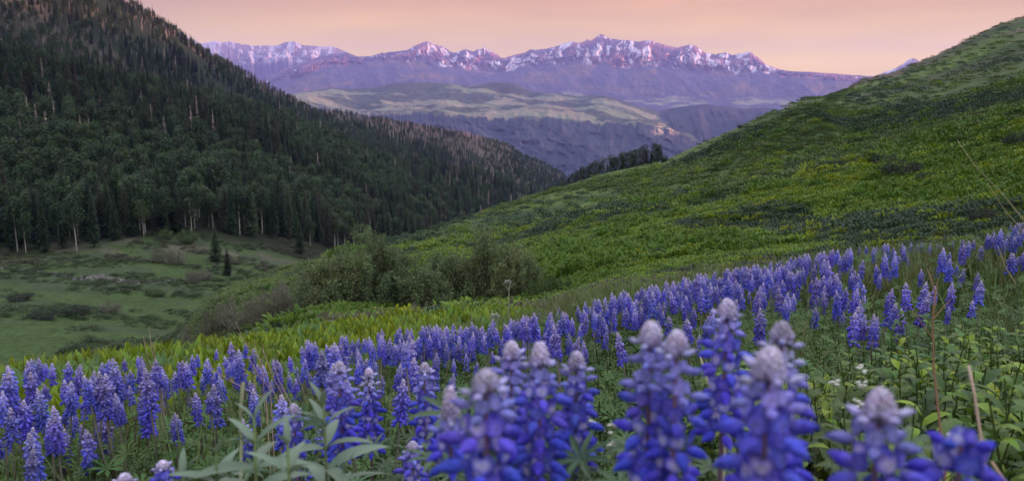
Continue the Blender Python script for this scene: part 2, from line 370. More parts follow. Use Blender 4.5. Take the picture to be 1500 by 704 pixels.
# ------------------------------------------------------------------ far country
def sheet(lines, a0, a1, na, sub, relief=None):
    LN = [line(l) for l in lines]
    A = np.linspace(a0, a1, na)
    R = np.stack([np.exp(np.interp(A, g[:, 0], g[:, 1])) for g in LN], 1); Zk = np.stack([np.interp(A, g[:, 0], g[:, 2]) for g in LN], 1)
    s = np.concatenate([np.linspace(i, i + 1, sub[i], endpoint=False) for i in range(len(sub))] + [[float(len(sub))]])
    i = np.clip(s.astype(int), 0, len(LN) - 2); t = s - i
    Rg = R[:, i] * (1 - t) + R[:, i + 1] * t; Zg = Zk[:, i] * (1 - t) + Zk[:, i + 1] * t
    Ag = np.repeat(A[:, None], len(s), 1); Sg = np.repeat(s[None], na, 0)
    if relief: Rg, Zg = relief(Ag, Sg, Rg, Zg)
    return Ag, Sg, Rg, Zg, Rg * np.sin(Ag), Rg * np.cos(Ag)

range_far_crest = [(180, 40), (257, 46.6), (278, 56), (296, 64), (316.5, 59.5), (326, 62.5), (339, 60.7), (353, 65), (364.5, 66), (374, 68), (388, 66), (398, 67.7), (409, 66), (418, 61.4), (431, 61), (442, 66), (468, 68), (490, 69), (505, 75), (520, 82), (545, 95), (600, 112)]
crest = [(300, 150), (372, 122), (387, 118), (398, 109), (424, 98), (449, 91), (471, 82), (486, 78.5), (497, 79), (509, 77), (523, 83), (542, 82.5), (557, 78), (575, 76), (595, 74), (603, 70), (610, 66), (618, 63), (625, 60.7), (631, 63), (638, 66), (649, 68), (660, 76), (665.6, 78), (674, 75), (682, 72), (693, 76), (699, 73), (706, 72), (708, 70.6), (709.3, 67.4), (711, 70.6), (721, 75), (728, 80), (734, 84.5), (739, 85), (748, 82), (757, 79.5), (766.5, 78), (777.6, 72.5), (788, 73), (800, 71.4), (814.5, 68), (826, 64), (838.5, 60.3), (845, 63), (851.5, 62.5), (860.7, 57.7), (865, 60), (870, 57), (875, 53), (881.5, 49.5), (887, 53), (892, 56), (907, 58.4), (921.6, 59.5), (936.4, 61.4), (951, 58.4), (958.6, 61.4), (973, 65.8), (992, 70), (1001, 67.5), (1010, 65.5), (1017.7, 67), (1025, 72), (1032.5, 77.3), (1047, 80), (1055, 78.5), (1064, 77.3), (1073, 81), (1086, 78), (1099, 75.8), (1110, 83.6), (1118, 91), (1125, 96), (1143, 102), (1158, 104.6), (1180, 105), (1217, 107.6), (1250, 110), (1330, 116), (1400, 118)]
def crestline(cr_, r, dv=0): return [(u, v + dv, r) for u, v in cr_]
U0, U1 = 280, 1420
tree_v = [(280, 165), (470, 100), (575, 91), (615, 90), (660, 100), (690, 101), (734, 104), (770, 98), (840, 95), (900, 96), (960, 98), (1000, 104), (1060, 108), (1110, 108), (1143, 112), (1250, 120), (1420, 135)]
M1 = [[(U0, 215, 9500), (U1, 215, 9500)],
      [(U0, 170, 10500), (700, 160, 10500), (1000, 162, 10500), (U1, 160, 10500)],
      [(U0, 180, 12200), (470, 138, 12200), (620, 122, 12200), (800, 126, 12200), (1000, 136, 12200), (1150, 138, 12200), (U1, 150, 12200)],
      [(u, v, 14200) for u, v in tree_v],
      crestline(crest, 15500),
      [('z', 0, 17500, 300), ('z', 1500, 17500, 300)]]
def rel1(A, S, R, Zz):
    hi = sst(3.0, 3.25, S) * (1 - sst(4.0, 4.5, S)); lo = sst(1.0, 2.0, S) * (1 - sst(3.0, 3.3, S))
    s = ridged(A * 62 + .25 * fbm(A * 90, S * 3, 5, 3), S * .9, 60, 5, .6) - .55
    env = np.clip(4 - S, 0, 1) * hi
    R = R - s * 1900 * env - 520 * (ridged(A * 190, S * 3.5, 61, 4) - .5) * env
    Zz = Zz + 90 * (ridged(A * 230, S * 6, 62, 4) - .5) * env * np.minimum(1, (4 - S) * 4).clip(0, 1)
    R = R - lo * 420 * (ridged(A * 28 + S * .7, S * .8, 63, 4) - .5); Zz = Zz + lo * 60 * fbm(A * 60, S * 2.2, 64, 4)
    cl = np.abs(S - 4) < .3
    Zz = Zz + np.where(cl, 9 * fbm(A * 520, S * 0, 66, 3), 0)
    return R, Zz
Ag, Sg, Rg, Zg, FX, FY = sheet(M1, ray(U0, 150)[0], ray(U1, 150)[0], 1500, [6, 16, 26, 46, 8], rel1)
c = np.empty(FX.shape + (3,)); c[:] = (.055, .060, .100)  # forest slopes: blue-violet of distant haze put into the surface colour
c = mixc(c, (.20, .21, .13), sst(.9, 1.1, Sg) * (1 - sst(1.5, 1.9, Sg)) * sst(0.05, .3, fbm(Ag * 40, Sg * 9, 70, 4)) * .9)
c = mixc(c, (.12, .09, .075), sst(1.6, 2.2, Sg) * sst(.1, .35, fbm(Ag * 25, Sg * 3.1, 71, 4)) * .8)
rock = sst(2.95, 3.12, Sg + .20 * fbm(Ag * 150, Sg * 4, 72, 4))
tin = sst(-.2, .3, fbm(Ag * 30, Sg * 2, 73, 3))
c = mixc(c, (.085, .062, .10), rock); c = mixc(c, (.38, .16, .15), rock * tin * .55)  # dark rock also carries some painted haze violet; red tint is rock
sn = rock * (1.0 - .9 * sst(3.96, 4.02, Sg))
sv = fbm(Ag * 210 + 1.2 * fbm(Ag * 60, Sg * 2, 77, 2), Sg * 2.6, 74, 4, .6) + .45 * fbm(Ag * 40, Sg * 5, 75, 3) + .15 * (ridged(Ag * 190, Sg * 3.5, 61, 4) < .45)
region = np.interp(Ag, [ray(u, 90)[0] for u in (300, 590, 600, 700, 760, 820, 850, 900, 960, 1010, 1050, 1110, 1130, 1150)], [-.5, -.3, 0, .08, .05, .1, .22, .16, .0, .0, .12, .12, .1, -.5])
snow = sn * sst(.19, .29, sv + region * .95 - .04)
c = mixc(c, (.66, .62, .68), snow * .9)
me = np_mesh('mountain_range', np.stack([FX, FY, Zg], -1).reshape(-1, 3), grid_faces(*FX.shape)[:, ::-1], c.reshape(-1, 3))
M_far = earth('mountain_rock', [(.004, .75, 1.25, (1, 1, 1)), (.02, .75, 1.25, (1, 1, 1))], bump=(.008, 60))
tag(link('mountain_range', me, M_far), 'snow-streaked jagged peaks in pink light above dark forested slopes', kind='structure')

M2 = [[(150, 190, 17800), (620, 190, 17800)], [(150, 120, 19000), (390, 92, 19000), (500, 92, 19000), (620, 130, 19000)], [(u, v, 20500) for u, v in range_far_crest], [('z', 0, 22500, 400), ('z', 800, 22500, 400)]]
def rel2(A, S, R, Zz):
    env = np.clip(2 - S, 0, 1) * sst(.3, 1.2, S)
    R = R - 1500 * env * (ridged(A * 70, S * .9, 80, 5, .6) - .5); Zz = Zz + np.where(np.abs(S - 2) < .3, 12 * fbm(A * 480, S * 0, 81, 3), 0)
    return R, Zz
Ag, Sg, Rg, Zg, FX, FY = sheet(M2, ray(150, 90)[0], ray(620, 90)[0], 560, [20, 44, 8], rel2)
c = np.empty(FX.shape + (3,)); c[:] = (.055, .060, .100)  # same haze blue painted into these farther slopes
rock = sst(.9, 1.15, Sg + .2 * fbm(Ag * 90, Sg * 3, 82, 4)); c = mixc(c, (.16, .12, .12), rock)
c = mixc(c, (.50, .48, .55), .8 * rock * sst(.03, .25, fbm(Ag * 190, Sg * 2.6, 84, 4, .6) + .4 * fbm(Ag * 40, Sg * 4, 85, 3) + .06))
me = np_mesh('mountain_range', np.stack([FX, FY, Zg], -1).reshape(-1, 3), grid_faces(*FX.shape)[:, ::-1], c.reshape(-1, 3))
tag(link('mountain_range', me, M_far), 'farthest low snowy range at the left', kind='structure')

mesa_top = [(380, 150), (431, 138), (457, 132.5), (486, 129), (511, 131), (553, 128), (575, 122.5), (605, 121), (638, 121), (671, 124), (690, 126.5), (700, 124), (722, 121), (748, 122), (763, 127), (777, 134), (807, 136.5), (826, 138), (848, 141), (866, 140), (885, 141), (907, 146), (929, 155), (958, 167), (977, 174), (996, 183), (1014, 193), (1040, 206), (1100, 225)]
mesa_rim = [(380, 152), (435, 146), (457, 153), (486, 160), (523, 166), (564, 165.5), (612, 164), (656, 165), (686, 170), (730, 174), (765, 171), (800, 172), (825, 175), (855, 177), (885, 179), (922, 181), (958, 183), (981, 191), (1005, 200), (1040, 215), (1100, 240)]
def rimmid(t, v0=0): 
    us = [p[0] for p in mesa_rim]; return [(u, lerp(np.interp(u, us, [p[1] for p in mesa_rim]), np.interp(u, [p[0] for p in mesa_top], [p[1] for p in mesa_top]), t), 0) for u in us]
M3 = [[(360, 340, 3600), (1120, 340, 3600)], [(360, 262, 4300), (830, 262, 4300), (1120, 262, 4300)],
      [(u, v, 5500) for u, v in mesa_rim], [(u, v, 6600) for u, v, _ in rimmid(.45)], [(u, v, 8000) for u, v in mesa_top], [('z', 300, 9300, -150), ('z', 1150, 9300, -250)]]
def rel3(A, S, R, Zz):
    f = (1 - sst(1.75, 2.0, S)) * sst(0, .6, S)
    sp = ridged(A * 15 + S * .9 + .3 * fbm(A * 30, S * 3, 4, 3), S * 1.3, 90, 4) - .55
    R = R - f * 300 * sp - f * 90 * (ridged(A * 70, S * 6, 91, 4) - .5)
    top = sst(2.0, 2.5, S) * (1 - sst(3.7, 4, S))
    Zz = Zz + top * 62 * fbm(A * 17, S * 1.9, 92, 4) + top * 10 * fbm(A * 70, S * 6, 93, 3); Zz = Zz + 5 * fbm(A * 200, S * 12, 94, 3) * sst(2, 2.3, S)
    Zz = Zz + 14 * fbm(A * 110, S * 0, 95, 3) * (np.abs(S - 2) < .25)
    return R, Zz
Ag, Sg, Rg, Zg, FX, FY = sheet(M3, ray(360, 180)[0], ray(1120, 180)[0], 1000, [24, 50, 36, 40, 10], rel3)
gu, gv, _ = proj(FX, FY, Zg)
c = np.empty(FX.shape + (3,)); c[:] = (.022, .032, .052)  # escarpment woods, with mottling below, coloured bluer to add to the haze
c = mixc(c, (.055, .062, .085), (1 - sst(1.8, 1.95, Sg)) * sst(-.05, .3, fbm(Ag * 60, Sg * 3.2, 96, 5, .65)) * .6)
mead = sst(1.95, 2.05, Sg + .10 * fbm(Ag * 160, Sg * 2, 97, 3))
wood = sst(-.12, .18, fbm(Ag * 15, Sg * 4.2, 98, 5, .6) + .20 * sst(2.9, 3.9, Sg) - .04)
c = mixc(c, (.15, .172, .11), mead); c = mixc(c, (.185, .172, .12), mead * sst(-.1, .3, fbm(Ag * 30, Sg * 5, 99, 4)))
c = mixc(c, (.030, .044, .036), mead * wood * .9)
knob = np.exp(-((gu - 735) / 30) ** 2) * sst(3.5, 3.75, Sg); c = mixc(c, (.035, .042, .036), np.clip(knob * 1.4, 0, 1))
cliff = np.exp(-(((gu - 975) / 16) ** 2 + ((gv - 189) / 8) ** 2)); c = mixc(c, (.42, .30, .22), np.clip(cliff * 1.3, 0, .95) * sst(-.05, .2, fbm(Ag * 300, Sg * 20, 101, 3)))
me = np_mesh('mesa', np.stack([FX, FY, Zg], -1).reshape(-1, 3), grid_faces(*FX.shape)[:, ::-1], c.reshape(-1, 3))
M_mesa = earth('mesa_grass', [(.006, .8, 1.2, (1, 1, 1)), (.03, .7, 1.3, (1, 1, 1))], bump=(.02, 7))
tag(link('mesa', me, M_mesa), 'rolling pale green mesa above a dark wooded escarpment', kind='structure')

hz = [(880, 190), (930, 172), (965, 162), (995, 157), (1032, 153), (1055, 155.6), (1088, 157.5), (1132, 158), (1170, 166), (1230, 175), (1350, 190), (1460, 200)]
M4 = [[(860, 330, 4800), (1480, 330, 4800)], [(860, 240, 5600), (1000, 215, 5600), (1200, 210, 5600), (1480, 240, 5600)], [(u, v, 7800) for u, v in hz], [('z', 800, 9000, -400), ('z', 1500, 9000, -400)]]
def rel4(A, S, R, Zz):
    f = sst(0, .8, S) * (1 - sst(1.7, 2, S))
    return R - f * 1200 * (ridged(A * 26 + S * .4, S * .6, 110, 5) - .5), Zz + 8 * fbm(A * 150, S * 4, 111, 3)
Ag, Sg, Rg, Zg, FX, FY = sheet(M4, ray(860, 180)[0], ray(1480, 180)[0], 420, [14, 40, 8], rel4)
c = np.empty(FX.shape + (3,)); c[:] = (.022, .032, .052)  # wooded hills: haze blue painted into their base colour
c = mixc(c, (.055, .055, .07), sst(.1, .35, fbm(Ag * 70, Sg * 3, 112, 4)) * .6)
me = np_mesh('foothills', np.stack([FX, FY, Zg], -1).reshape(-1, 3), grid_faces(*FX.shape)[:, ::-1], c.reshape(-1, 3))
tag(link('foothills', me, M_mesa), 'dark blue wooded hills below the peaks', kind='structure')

# lone far summit over the right shoulder of the hill
M5 = [[(1255, 128, 17500), (1380, 125, 17500)], [(1255, 122, 18500), (1285, 110, 18500), (1312, 100, 18500), (1322, 94, 18500), (1331, 87.5, 18500), (1338, 85, 18500), (1345, 88, 18500), (1362, 98, 18500), (1380, 104, 18500)], [('z', 1255, 19500, 500), ('z', 1380, 19500, 500)]]
Ag, Sg, Rg, Zg, FX, FY = sheet(M5, ray(1256, 95)[0], ray(1380, 95)[0], 90, [20, 6], lambda A, S, R, Zz: (R - 350 * (1 - S).clip(0, 1) * S * 4 * (ridged(A * 120, S, 120, 4) - .5), Zz))
c = np.empty(FX.shape + (3,)); c[:] = (.2, .15, .14); c = mixc(c, (.7, .72, .78), sst(0, .3, fbm(Ag * 200, Sg * 4, 121, 3)) * .6)
me = np_mesh('mountain_peak', np.stack([FX, FY, Zg], -1).reshape(-1, 3), grid_faces(*FX.shape)[:, ::-1], c.reshape(-1, 3))
tag(link('mountain_peak', me, M_far), 'small distant summit over the right hillside', kind='structure')
# country floor out to the horizon
floor = MB(); fl = [];
for k in range(64):
    for r_ in (2600, 9000, 24500): fl.append((np.clip(r_ * math.sin(k * math.pi / 32), -15900, 15900), np.clip(r_ * math.cos(k * math.pi / 32), -4400, 24700), -640))
floor.add(fl, [(3 * k + j, 3 * ((k + 1) % 64) + j, 3 * ((k + 1) % 64) + j + 1, 3 * k + j + 1) for k in range(64) for j in range(2)], (.05, .07, .045))
tag(link('valley_floor', floor.mesh('valley_floor'), M_mesa), 'far valley floor', kind='structure')

# ------------------------------------------------------------------ haze
me = bpy.data.meshes.new('haze')
bx = [(x, y, z) for x in (-16000, 16000) for y in (-4500, 24800) for z in (-680, 1680)]
me.from_pydata(bx, [], [(0, 1, 3, 2), (4, 6, 7, 5), (0, 4, 5, 1), (2, 3, 7, 6), (0, 2, 6, 4), (1, 5, 7, 3)])
m, t, N, L = new_mat('haze_air'); o = N('ShaderNodeOutputMaterial'); pv = N('ShaderNodeVolumePrincipled')
pv.inputs['Color'].default_value = (.34, .39, .95, 1); pv.inputs['Density'].default_value = 4.6e-5; pv.inputs['Anisotropy'].default_value = 0.0
L(pv.outputs[0], o.inputs['Volume'])
tag(link('haze', me, m), 'thin violet morning haze filling the valley', kind='stuff')

# ------------------------------------------------------------------ vegetation builders
def rnd(a, b): return random.uniform(a, b)
def jit(c, k=.15):
    f = 1 + rnd(-k, k); return tuple(x * f * (1 + rnd(-k, k) * .3) for x in c)
def hit(u, v, r0=2.0, r1=1800.0, n=3000):
    """where the sight line of a survey point meets the ground"""
    a, t = ray(u, v); r = np.geomspace(r0, r1, n); z = H(r * math.sin(a), r * math.cos(a)); k = np.nonzero(z >= r * t)[0]
    rr = r[k[0]] if len(k) else r1
    return rr * math.sin(a), rr * math.cos(a), float(H(rr * math.sin(a), rr * math.cos(a)))
TANMAX = np.maximum.accumulate(TAB / np.exp(TLR)[None], axis=1)
def seen(x, y, top, slack=0.0):
    a = np.arctan2(x, y); r = np.hypot(x, y)
    ia = np.clip(((a + math.pi) / (2 * math.pi) * (len(TAZ) - 1)).astype(int), 0, len(TAZ) - 1)
    ir = np.clip(((np.log(r * .985) - TLR[0]) / (TLR[-1] - TLR[0]) * (NR - 1)).astype(int), 0, NR - 1)
    return (H(x, y, False) + top) / r + slack > TANMAX[ia, ir]

def scatter(name, protos, x, y, z, idx, scl, yaw, tilt, mat, label, cat=None):
    """many small plants as one 'stuff' object: instances on points"""
    pc = bpy.data.collections.new(name + '_kinds')
    for i, pm in enumerate(protos):
        if not pm.materials: pm.materials.append(mat)
        pc.objects.link(bpy.data.objects.new('%s_kind_%02d' % (name, i), pm))
    n = len(x); me = bpy.data.meshes.new(name); me.vertices.add(n)
    me.vertices.foreach_set('co', np.stack([x, y, z], -1).astype(np.float32).ravel())
    rot = np.stack([tilt * np.cos(yaw * 3), tilt * np.sin(yaw * 3), yaw], -1)
    me.attributes.new('rot', 'FLOAT_VECTOR', 'POINT').data.foreach_set('vector', rot.astype(np.float32).ravel())
    me.attributes.new('scl', 'FLOAT', 'POINT').data.foreach_set('value', np.asarray(scl, np.float32))
    me.attributes.new('kind_index', 'INT', 'POINT').data.foreach_set('value', np.asarray(idx, np.int32))
    ng = bpy.data.node_groups.new(name, 'GeometryNodeTree')
    ng.interface.new_socket('Geometry', in_out='INPUT', socket_type='NodeSocketGeometry'); ng.interface.new_socket('Geometry', in_out='OUTPUT', socket_type='NodeSocketGeometry')
    n_ = ng.nodes.new; gi = n_('NodeGroupInput'); go = n_('NodeGroupOutput'); iop = n_('GeometryNodeInstanceOnPoints'); ci = n_('GeometryNodeCollectionInfo')
    ci.inputs['Collection'].default_value = pc; ci.inputs['Separate Children'].default_value = True; ci.inputs['Reset Children'].default_value = True
    def attr(t, nm):
        a = n_('GeometryNodeInputNamedAttribute'); a.data_type = t; a.inputs['Name'].default_value = nm; return a.outputs['Attribute']
    e2r = n_('FunctionNodeEulerToRotation'); l_ = ng.links.new
    l_(attr('FLOAT_VECTOR', 'rot'), e2r.inputs[0]); l_(e2r.outputs[0], iop.inputs['Rotation'])
    l_(attr('FLOAT', 'scl'), iop.inputs['Scale']); l_(attr('INT', 'kind_index'), iop.inputs['Instance Index'])
    iop.inputs['Pick Instance'].default_value = True
    l_(ci.outputs[0], iop.inputs['Instance']); l_(gi.outputs[0], iop.inputs['Points']); l_(iop.outputs[0], go.inputs[0])
    o = link(name, me); md = o.modifiers.new('scatter', 'NODES'); md.node_group = ng
    return tag(o, label, cat, kind='stuff')

# ---- trees
def spruce_mesh(seed, H_=20.0, W=2.7, col=(.011, .020, .009), sparse=0.0):
    random.seed(seed); b = MB(); tk = MB()
    tk.tube([(0, 0, -.6), (0, 0, H_ * .5), (0, 0, H_ * .97)], [.24, .15, .03], 5, (.10, .075, .055))
    z = H_ * rnd(.03, .07); gap = rnd(0, 6)
    while z < H_ * .985:
        t = z / H_; R = W * ((1 - t) ** .82) * (.45 + .55 * min(1, t / .12)) + .12; n = 8 if t < .75 else 6
        ph = rnd(0, 6.28)
        for k in range(n):
            if random.random() < sparse: continue
            a = ph + 6.28318 * k / n + rnd(-.3, .3); r = R * rnd(.72, 1.15); dr = -(.30 * r) + rnd(-.08, .08); d = np.array((math.cos(a), math.sin(a), 0)); s = np.array((-d[1], d[0], 0))
            w = r * rnd(.24, .36) + .08; z0 = z + .16 * r
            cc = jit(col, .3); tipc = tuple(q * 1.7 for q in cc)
            P0 = np.array((0, 0, z0)); P1 = d * r * .5 + np.array((0, 0, z0 + dr * .25)); P2 = d * r + np.array((0, 0, z0 + dr))
            L1 = d * r * .42 + s * w + np.array((0, 0, z0 + dr * .5)); R1 = d * r * .42 - s * w + np.array((0, 0, z0 + dr * .5))
            L2 = d * r * .72 + s * w * .75 + np.array((0, 0, z0 + dr * .95)); R2 = d * r * .72 - s * w * .75 + np.array((0, 0, z0 + dr * .95))
            N1 = d * r * .55 + s * w * .3 + np.array((0, 0, z0 + dr * .4)); N2 = d * r * .55 - s * w * .3 + np.array((0, 0, z0 + dr * .4))
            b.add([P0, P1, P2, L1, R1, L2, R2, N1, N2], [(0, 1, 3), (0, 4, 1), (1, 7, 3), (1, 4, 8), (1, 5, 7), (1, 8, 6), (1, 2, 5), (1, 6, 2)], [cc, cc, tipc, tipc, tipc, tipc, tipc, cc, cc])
        z += H_ * .021 * rnd(.8, 1.25) + .05
    b.tube([(0, 0, H_ * .95), (0, 0, H_ * 1.01)], [.12, .01], 4, col)
    return tk.mesh('spruce_trunk'), b.mesh('spruce_crown', False)
def blob_leaves(b, cx, cy, cz, R, Rz, n, size, col, hollow=.5, flat=.6):
    for _ in range(n):
        while True:
            p = np.array((rnd(-1, 1), rnd(-1, 1), rnd(-1, 1))); l = np.linalg.norm(p)
            if .05 < l <= 1: break
        p = p / l * (hollow + (1 - hollow) * l ** .7) * rnd(.85, 1.08)
        q = np.array((cx + p[0] * R, cy + p[1] * R, cz + p[2] * Rz)); d = np.array((rnd(-1, 1), rnd(-1, 1), rnd(-flat, flat))); d /= np.linalg.norm(d) + 1e-6
        e = np.cross(d, (rnd(-.5, .5), rnd(-.5, .5), 1)); e /= np.linalg.norm(e) + 1e-6; s = size * rnd(.6, 1.4); cc = jit(col, .25)
        b.add([q - d * s * .5, q + e * s * .33, q + d * s * .5, q - e * s * .33], [(0, 1, 2, 3)], cc)
def aspen_mesh(seed, H_=14.0, col=(.046, .080, .024), nl=150, low=.46):
    random.seed(seed); b = MB(); tk = MB(); lean = rnd(-.5, .5); bark = (.40, .37, .31)
    tk.tube([(0, 0, -.6), (lean * .2, 0, H_ * .3), (lean * .6, lean * .2, H_ * .6), (lean, lean * .3, H_ * .92)], [.19, .15, .11, .03], 5, bark)
    lumps = []
    for k in range(11):
        t = low + (.92 - low) * k / 10; a = rnd(0, 6.28); rr = (2.1 - 1.5 * abs(t - .6) * 2) * rnd(.45, 1); p = (lean * t + rr * math.cos(a), rr * math.sin(a), H_ * t)
        lumps.append((p, rnd(1.05, 1.7) * (1.15 - .6 * max(0, t - .7) * 2)))
        tk.tube([(lean * t * .9, 0, H_ * t - 1.6), p], [.06, .02], 3, bark)
    for p, r in lumps:
        blob_leaves(b, p[0], p[1], p[2], r * 1.15, r * 1.1, nl, .50, jit(col, .12), .55)
    return tk.mesh('aspen_trunk'), b.mesh('aspen_crown', False)
def snag_mesh(seed, H_=17.0):
    random.seed(seed); b = MB(); tk = MB(); c0 = (.42, .31, .28)
    tk.tube([(0, 0, -.6), (0, 0, H_ * .5), (rnd(-.2, .2), 0, H_)], [.2, .13, .03], 5, c0)
    for k in range(120):
        t = rnd(.12, .98); a = rnd(0, 6.28); r = (1.9 * (1 - t) + .3) * rnd(.5, 1.1); p0 = np.array((0, 0, H_ * t)); p1 = p0 + np.array((math.cos(a) * r, math.sin(a) * r, rnd(-.5, .05) * r))
        s = np.array((-math.sin(a), math.cos(a), 0)) * .09; u = np.array((0, 0, .11)); cc = jit((.38, .28, .25), .2)
        b.add([p0 + u, p0 - u, p1, (p0 + p1) / 2 + s * 2.2 - u, (p0 + p1) / 2 - s * 2.2 - u], [(0, 1, 2), (0, 3, 2), (0, 2, 4)], cc)
    return tk.mesh('dead_trunk'), b.mesh('dead_branches', False)
M_bark = leafy('bark', .9, .1, 0, .2, .01, scale=2.0)
M_spruce = leafy('spruce_needles', .75, .12, .05, .45, .02)
M_aspen = leafy('aspen_leaves', .55, .25, .25, .35, .025)
M_dead = leafy('dead_wood', .9, .1, 0, .3, .015)
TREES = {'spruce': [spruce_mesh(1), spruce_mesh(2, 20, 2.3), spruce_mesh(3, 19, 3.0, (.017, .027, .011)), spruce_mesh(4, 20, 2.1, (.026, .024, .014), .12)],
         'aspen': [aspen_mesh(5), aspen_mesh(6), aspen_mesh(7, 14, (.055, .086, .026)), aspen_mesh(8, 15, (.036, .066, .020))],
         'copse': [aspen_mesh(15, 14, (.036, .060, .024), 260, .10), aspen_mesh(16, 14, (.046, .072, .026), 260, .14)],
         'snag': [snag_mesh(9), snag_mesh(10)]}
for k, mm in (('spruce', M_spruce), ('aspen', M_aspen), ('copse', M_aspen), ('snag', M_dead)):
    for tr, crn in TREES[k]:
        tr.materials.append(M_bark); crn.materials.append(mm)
def join_meshes(name, ms):
    b = MB(); out = bpy.data.meshes.new(name); V = []; Fs = []; C = []; MI = []; off = 0
    for i, m_ in enumerate(ms):
        out.materials.append(m_.materials[0]); V += [tuple(v.co) for v in m_.vertices]; Fs += [tuple(q + off for q in p.vertices) for p in m_.polygons]
        a = np.empty(len(m_.vertices) * 4, np.float32); m_.attributes['Col'].data.foreach_get('color', a); C.append(a); MI += [i] * len(m_.polygons); off += len(m_.vertices)
    out.from_pydata(V, [], Fs); out.attributes.new('Col', 'FLOAT_COLOR', 'POINT').data.foreach_set('color', np.concatenate(C)); out.polygons.foreach_set('material_index', np.array(MI, np.int32)); out.update(); return out
def tree(name, kind, v, x, y, z, s, yaw, label, cat, group=None, crown='crown'):
    e = link(name, None, loc=(x, y, z), rot=(0, 0, yaw), scale=s); tag(e, label, cat, group)
    tr, crn = TREES[kind][v]; link('trunk', tr, parent=e); link(crown, crn, parent=e); return e

# forest on the left mountain
spA, spR = [], []
r = 236.0
while r < 1760:
    step = 4.6 + 3.2 * float(sst(260, 900, r)); n = int(rad(54) * r / step)
    a = rad(-46) + (np.arange(n) + RNG.uniform(-.45, .45, n)) * rad(54) / n
    spA.append(a); spR.append(r + RNG.uniform(-.5, .5, n) * step); r += step * .95
fa = np.concatenate(spA); fr = np.concatenate(spR)
g9 = G[9]; rb = np.exp(np.interp(fa, g9[:, 0], g9[:, 1])) - 3 + 5 * fbm(fa * 60, fa * 0, 200, 3)
fx = fr * np.sin(fa); fy = fr * np.cos(fa)
keep = (fr > rb) & seen(fx, fy, 22, .004) & (fr < np.exp(np.interp(fa, G[12][:, 0], G[12][:, 1])) * 1.03)
# small clearings and a bare rib with pale soil
clear = sst(.30, .36, fbm(fx / 55, fy / 90, 201, 3)) * sst(500, 700, fr)
keep &= RNG.random(len(fa)) > clear
fa, fr, fx, fy = fa[keep], fr[keep], fx[keep], fy[keep]; fz = H(fx, fy); fu, fv, _ = proj(fx, fy, fz)
edge = fr - (np.exp(np.interp(fa, g9[:, 0], g9[:, 1])))
pa = .18 + .75 * sst(-.16, .10, fbm(fx / 70, fy / 70, 202, 3) - .02 + .12 * sst(40, 110, edge)) * sst(-10, 60, edge) * (1 - .55 * sst(-.19, -.10, fa))
pa = pa * (1 - .45 * sst(850, 1100, fr))
pa = np.where((fr > 1050) & (fu > 500), .2 + .75 * sst(-.25, .0, fbm(fx / 90, fy / 90, 206, 3)), pa)
pa = np.where((fu > 200) & (fu < 360) & (edge < 30), .75, pa); pa = np.where((fu < 110) & (fu > 70) & (edge < 20), .6, pa)
pd = .03 * sst(60, 120, edge) + .75 * np.exp(-((fv - (112 + (fu - 400) * .36)) / 30) ** 2) * sst(350, 390, fu) * (1 - sst(700, 760, fu)) * sst(750, 900, fr) * sst(-.35, -.1, fbm(fx / 60, fy / 60, 203, 3))
pd = pd + .3 * sst(0, .3, fbm(fx / 50, fy / 120, 204, 3)) * sst(900, 1100, fr) * (fu < 360)
rr_ = RNG.random(len(fa)); kind = np.where(rr_ < pd, 2, np.where(rr_ < pd + (1 - pd) * pa, 1, 0))
dst = fr; sc = np.where(kind == 0, RNG.uniform(.45, 1.12, len(fa)), np.where(kind == 1, RNG.uniform(.65, 1.1, len(fa)), RNG.uniform(.6, 1.0, len(fa)))) * (1 - .25 * sst(900, 1300, fr))
yaw = RNG.uniform(0, 6.28, len(fa)); var = RNG.integers(0, 4, len(fa))
size = sc * np.array([20, 15, 17])[kind] / dst
order = np.argsort(-size); cnt = [0, 0, 0]; named = np.zeros(len(fa), bool)
names = ['spruce_tree', 'aspen_tree', 'dead_tree']; kd = ['spruce', 'aspen', 'snag']
lim = [298, 298, 150]
vis = seen(fx, fy, 9, 0) & (fu > -20) & (fu < 1000) & (fv > -40)
SECT = ((60, 'at the left edge of the view'), (130, 'around the white-trunked aspens'), (210, 'left of the small green bushes'), (290, 'above the small green bushes'), (360, 'straight above the two lone spruces'), (440, 'above the right end of the clearing'),
        (540, 'over the left willow thicket'), (640, 'over the gap between the willow thickets'), (730, 'over the right willow thicket'), (2000, 'beside the crest copse'))
def where_txt(u):
    for lim_u, tx in SECT:
        if u < lim_u: return tx
def size_txt(s, lo, hi): return 'short' if s < lo else 'tall' if s > hi else 'middling'
for i in order:
    k = kind[i]
    if not vis[i] or cnt[k] >= lim[k]: continue
    cnt[k] += 1; named[i] = True; wt = where_txt(fu[i]); row = 'in the front row ' if edge[i] < 12 else 'in the second row ' if edge[i] < 32 else 'higher up the slope '
    vv = int(var[i]) % len(TREES[kd[k]])
    if k == 0: lb = size_txt(sc[i], .65, .95) + (' dark pointed spruce ', ' narrow dark spruce ', ' broad olive-dark spruce ', ' thin brownish spruce ')[vv] + row + wt
    elif k == 1: lb = size_txt(sc[i], .78, .98) + (' green aspen ', ' rounded green aspen ', ' light green aspen ', ' darker green aspen ')[vv] + row + wt
    else: lb = size_txt(sc[i], .72, .9) + (' grey-pink dead conifer ', ' thin bare dead conifer ')[vv] + row + wt
    gp = lb
    tree(names[k], kd[k], int(var[i]) % len(TREES[kd[k]]), float(fx[i]), float(fy[i]), float(fz[i]), float(sc[i]), float(yaw[i]), lb, ['spruce', 'aspen', 'dead tree'][k], gp, 'branches' if k == 2 else 'crown')
rest = ~named
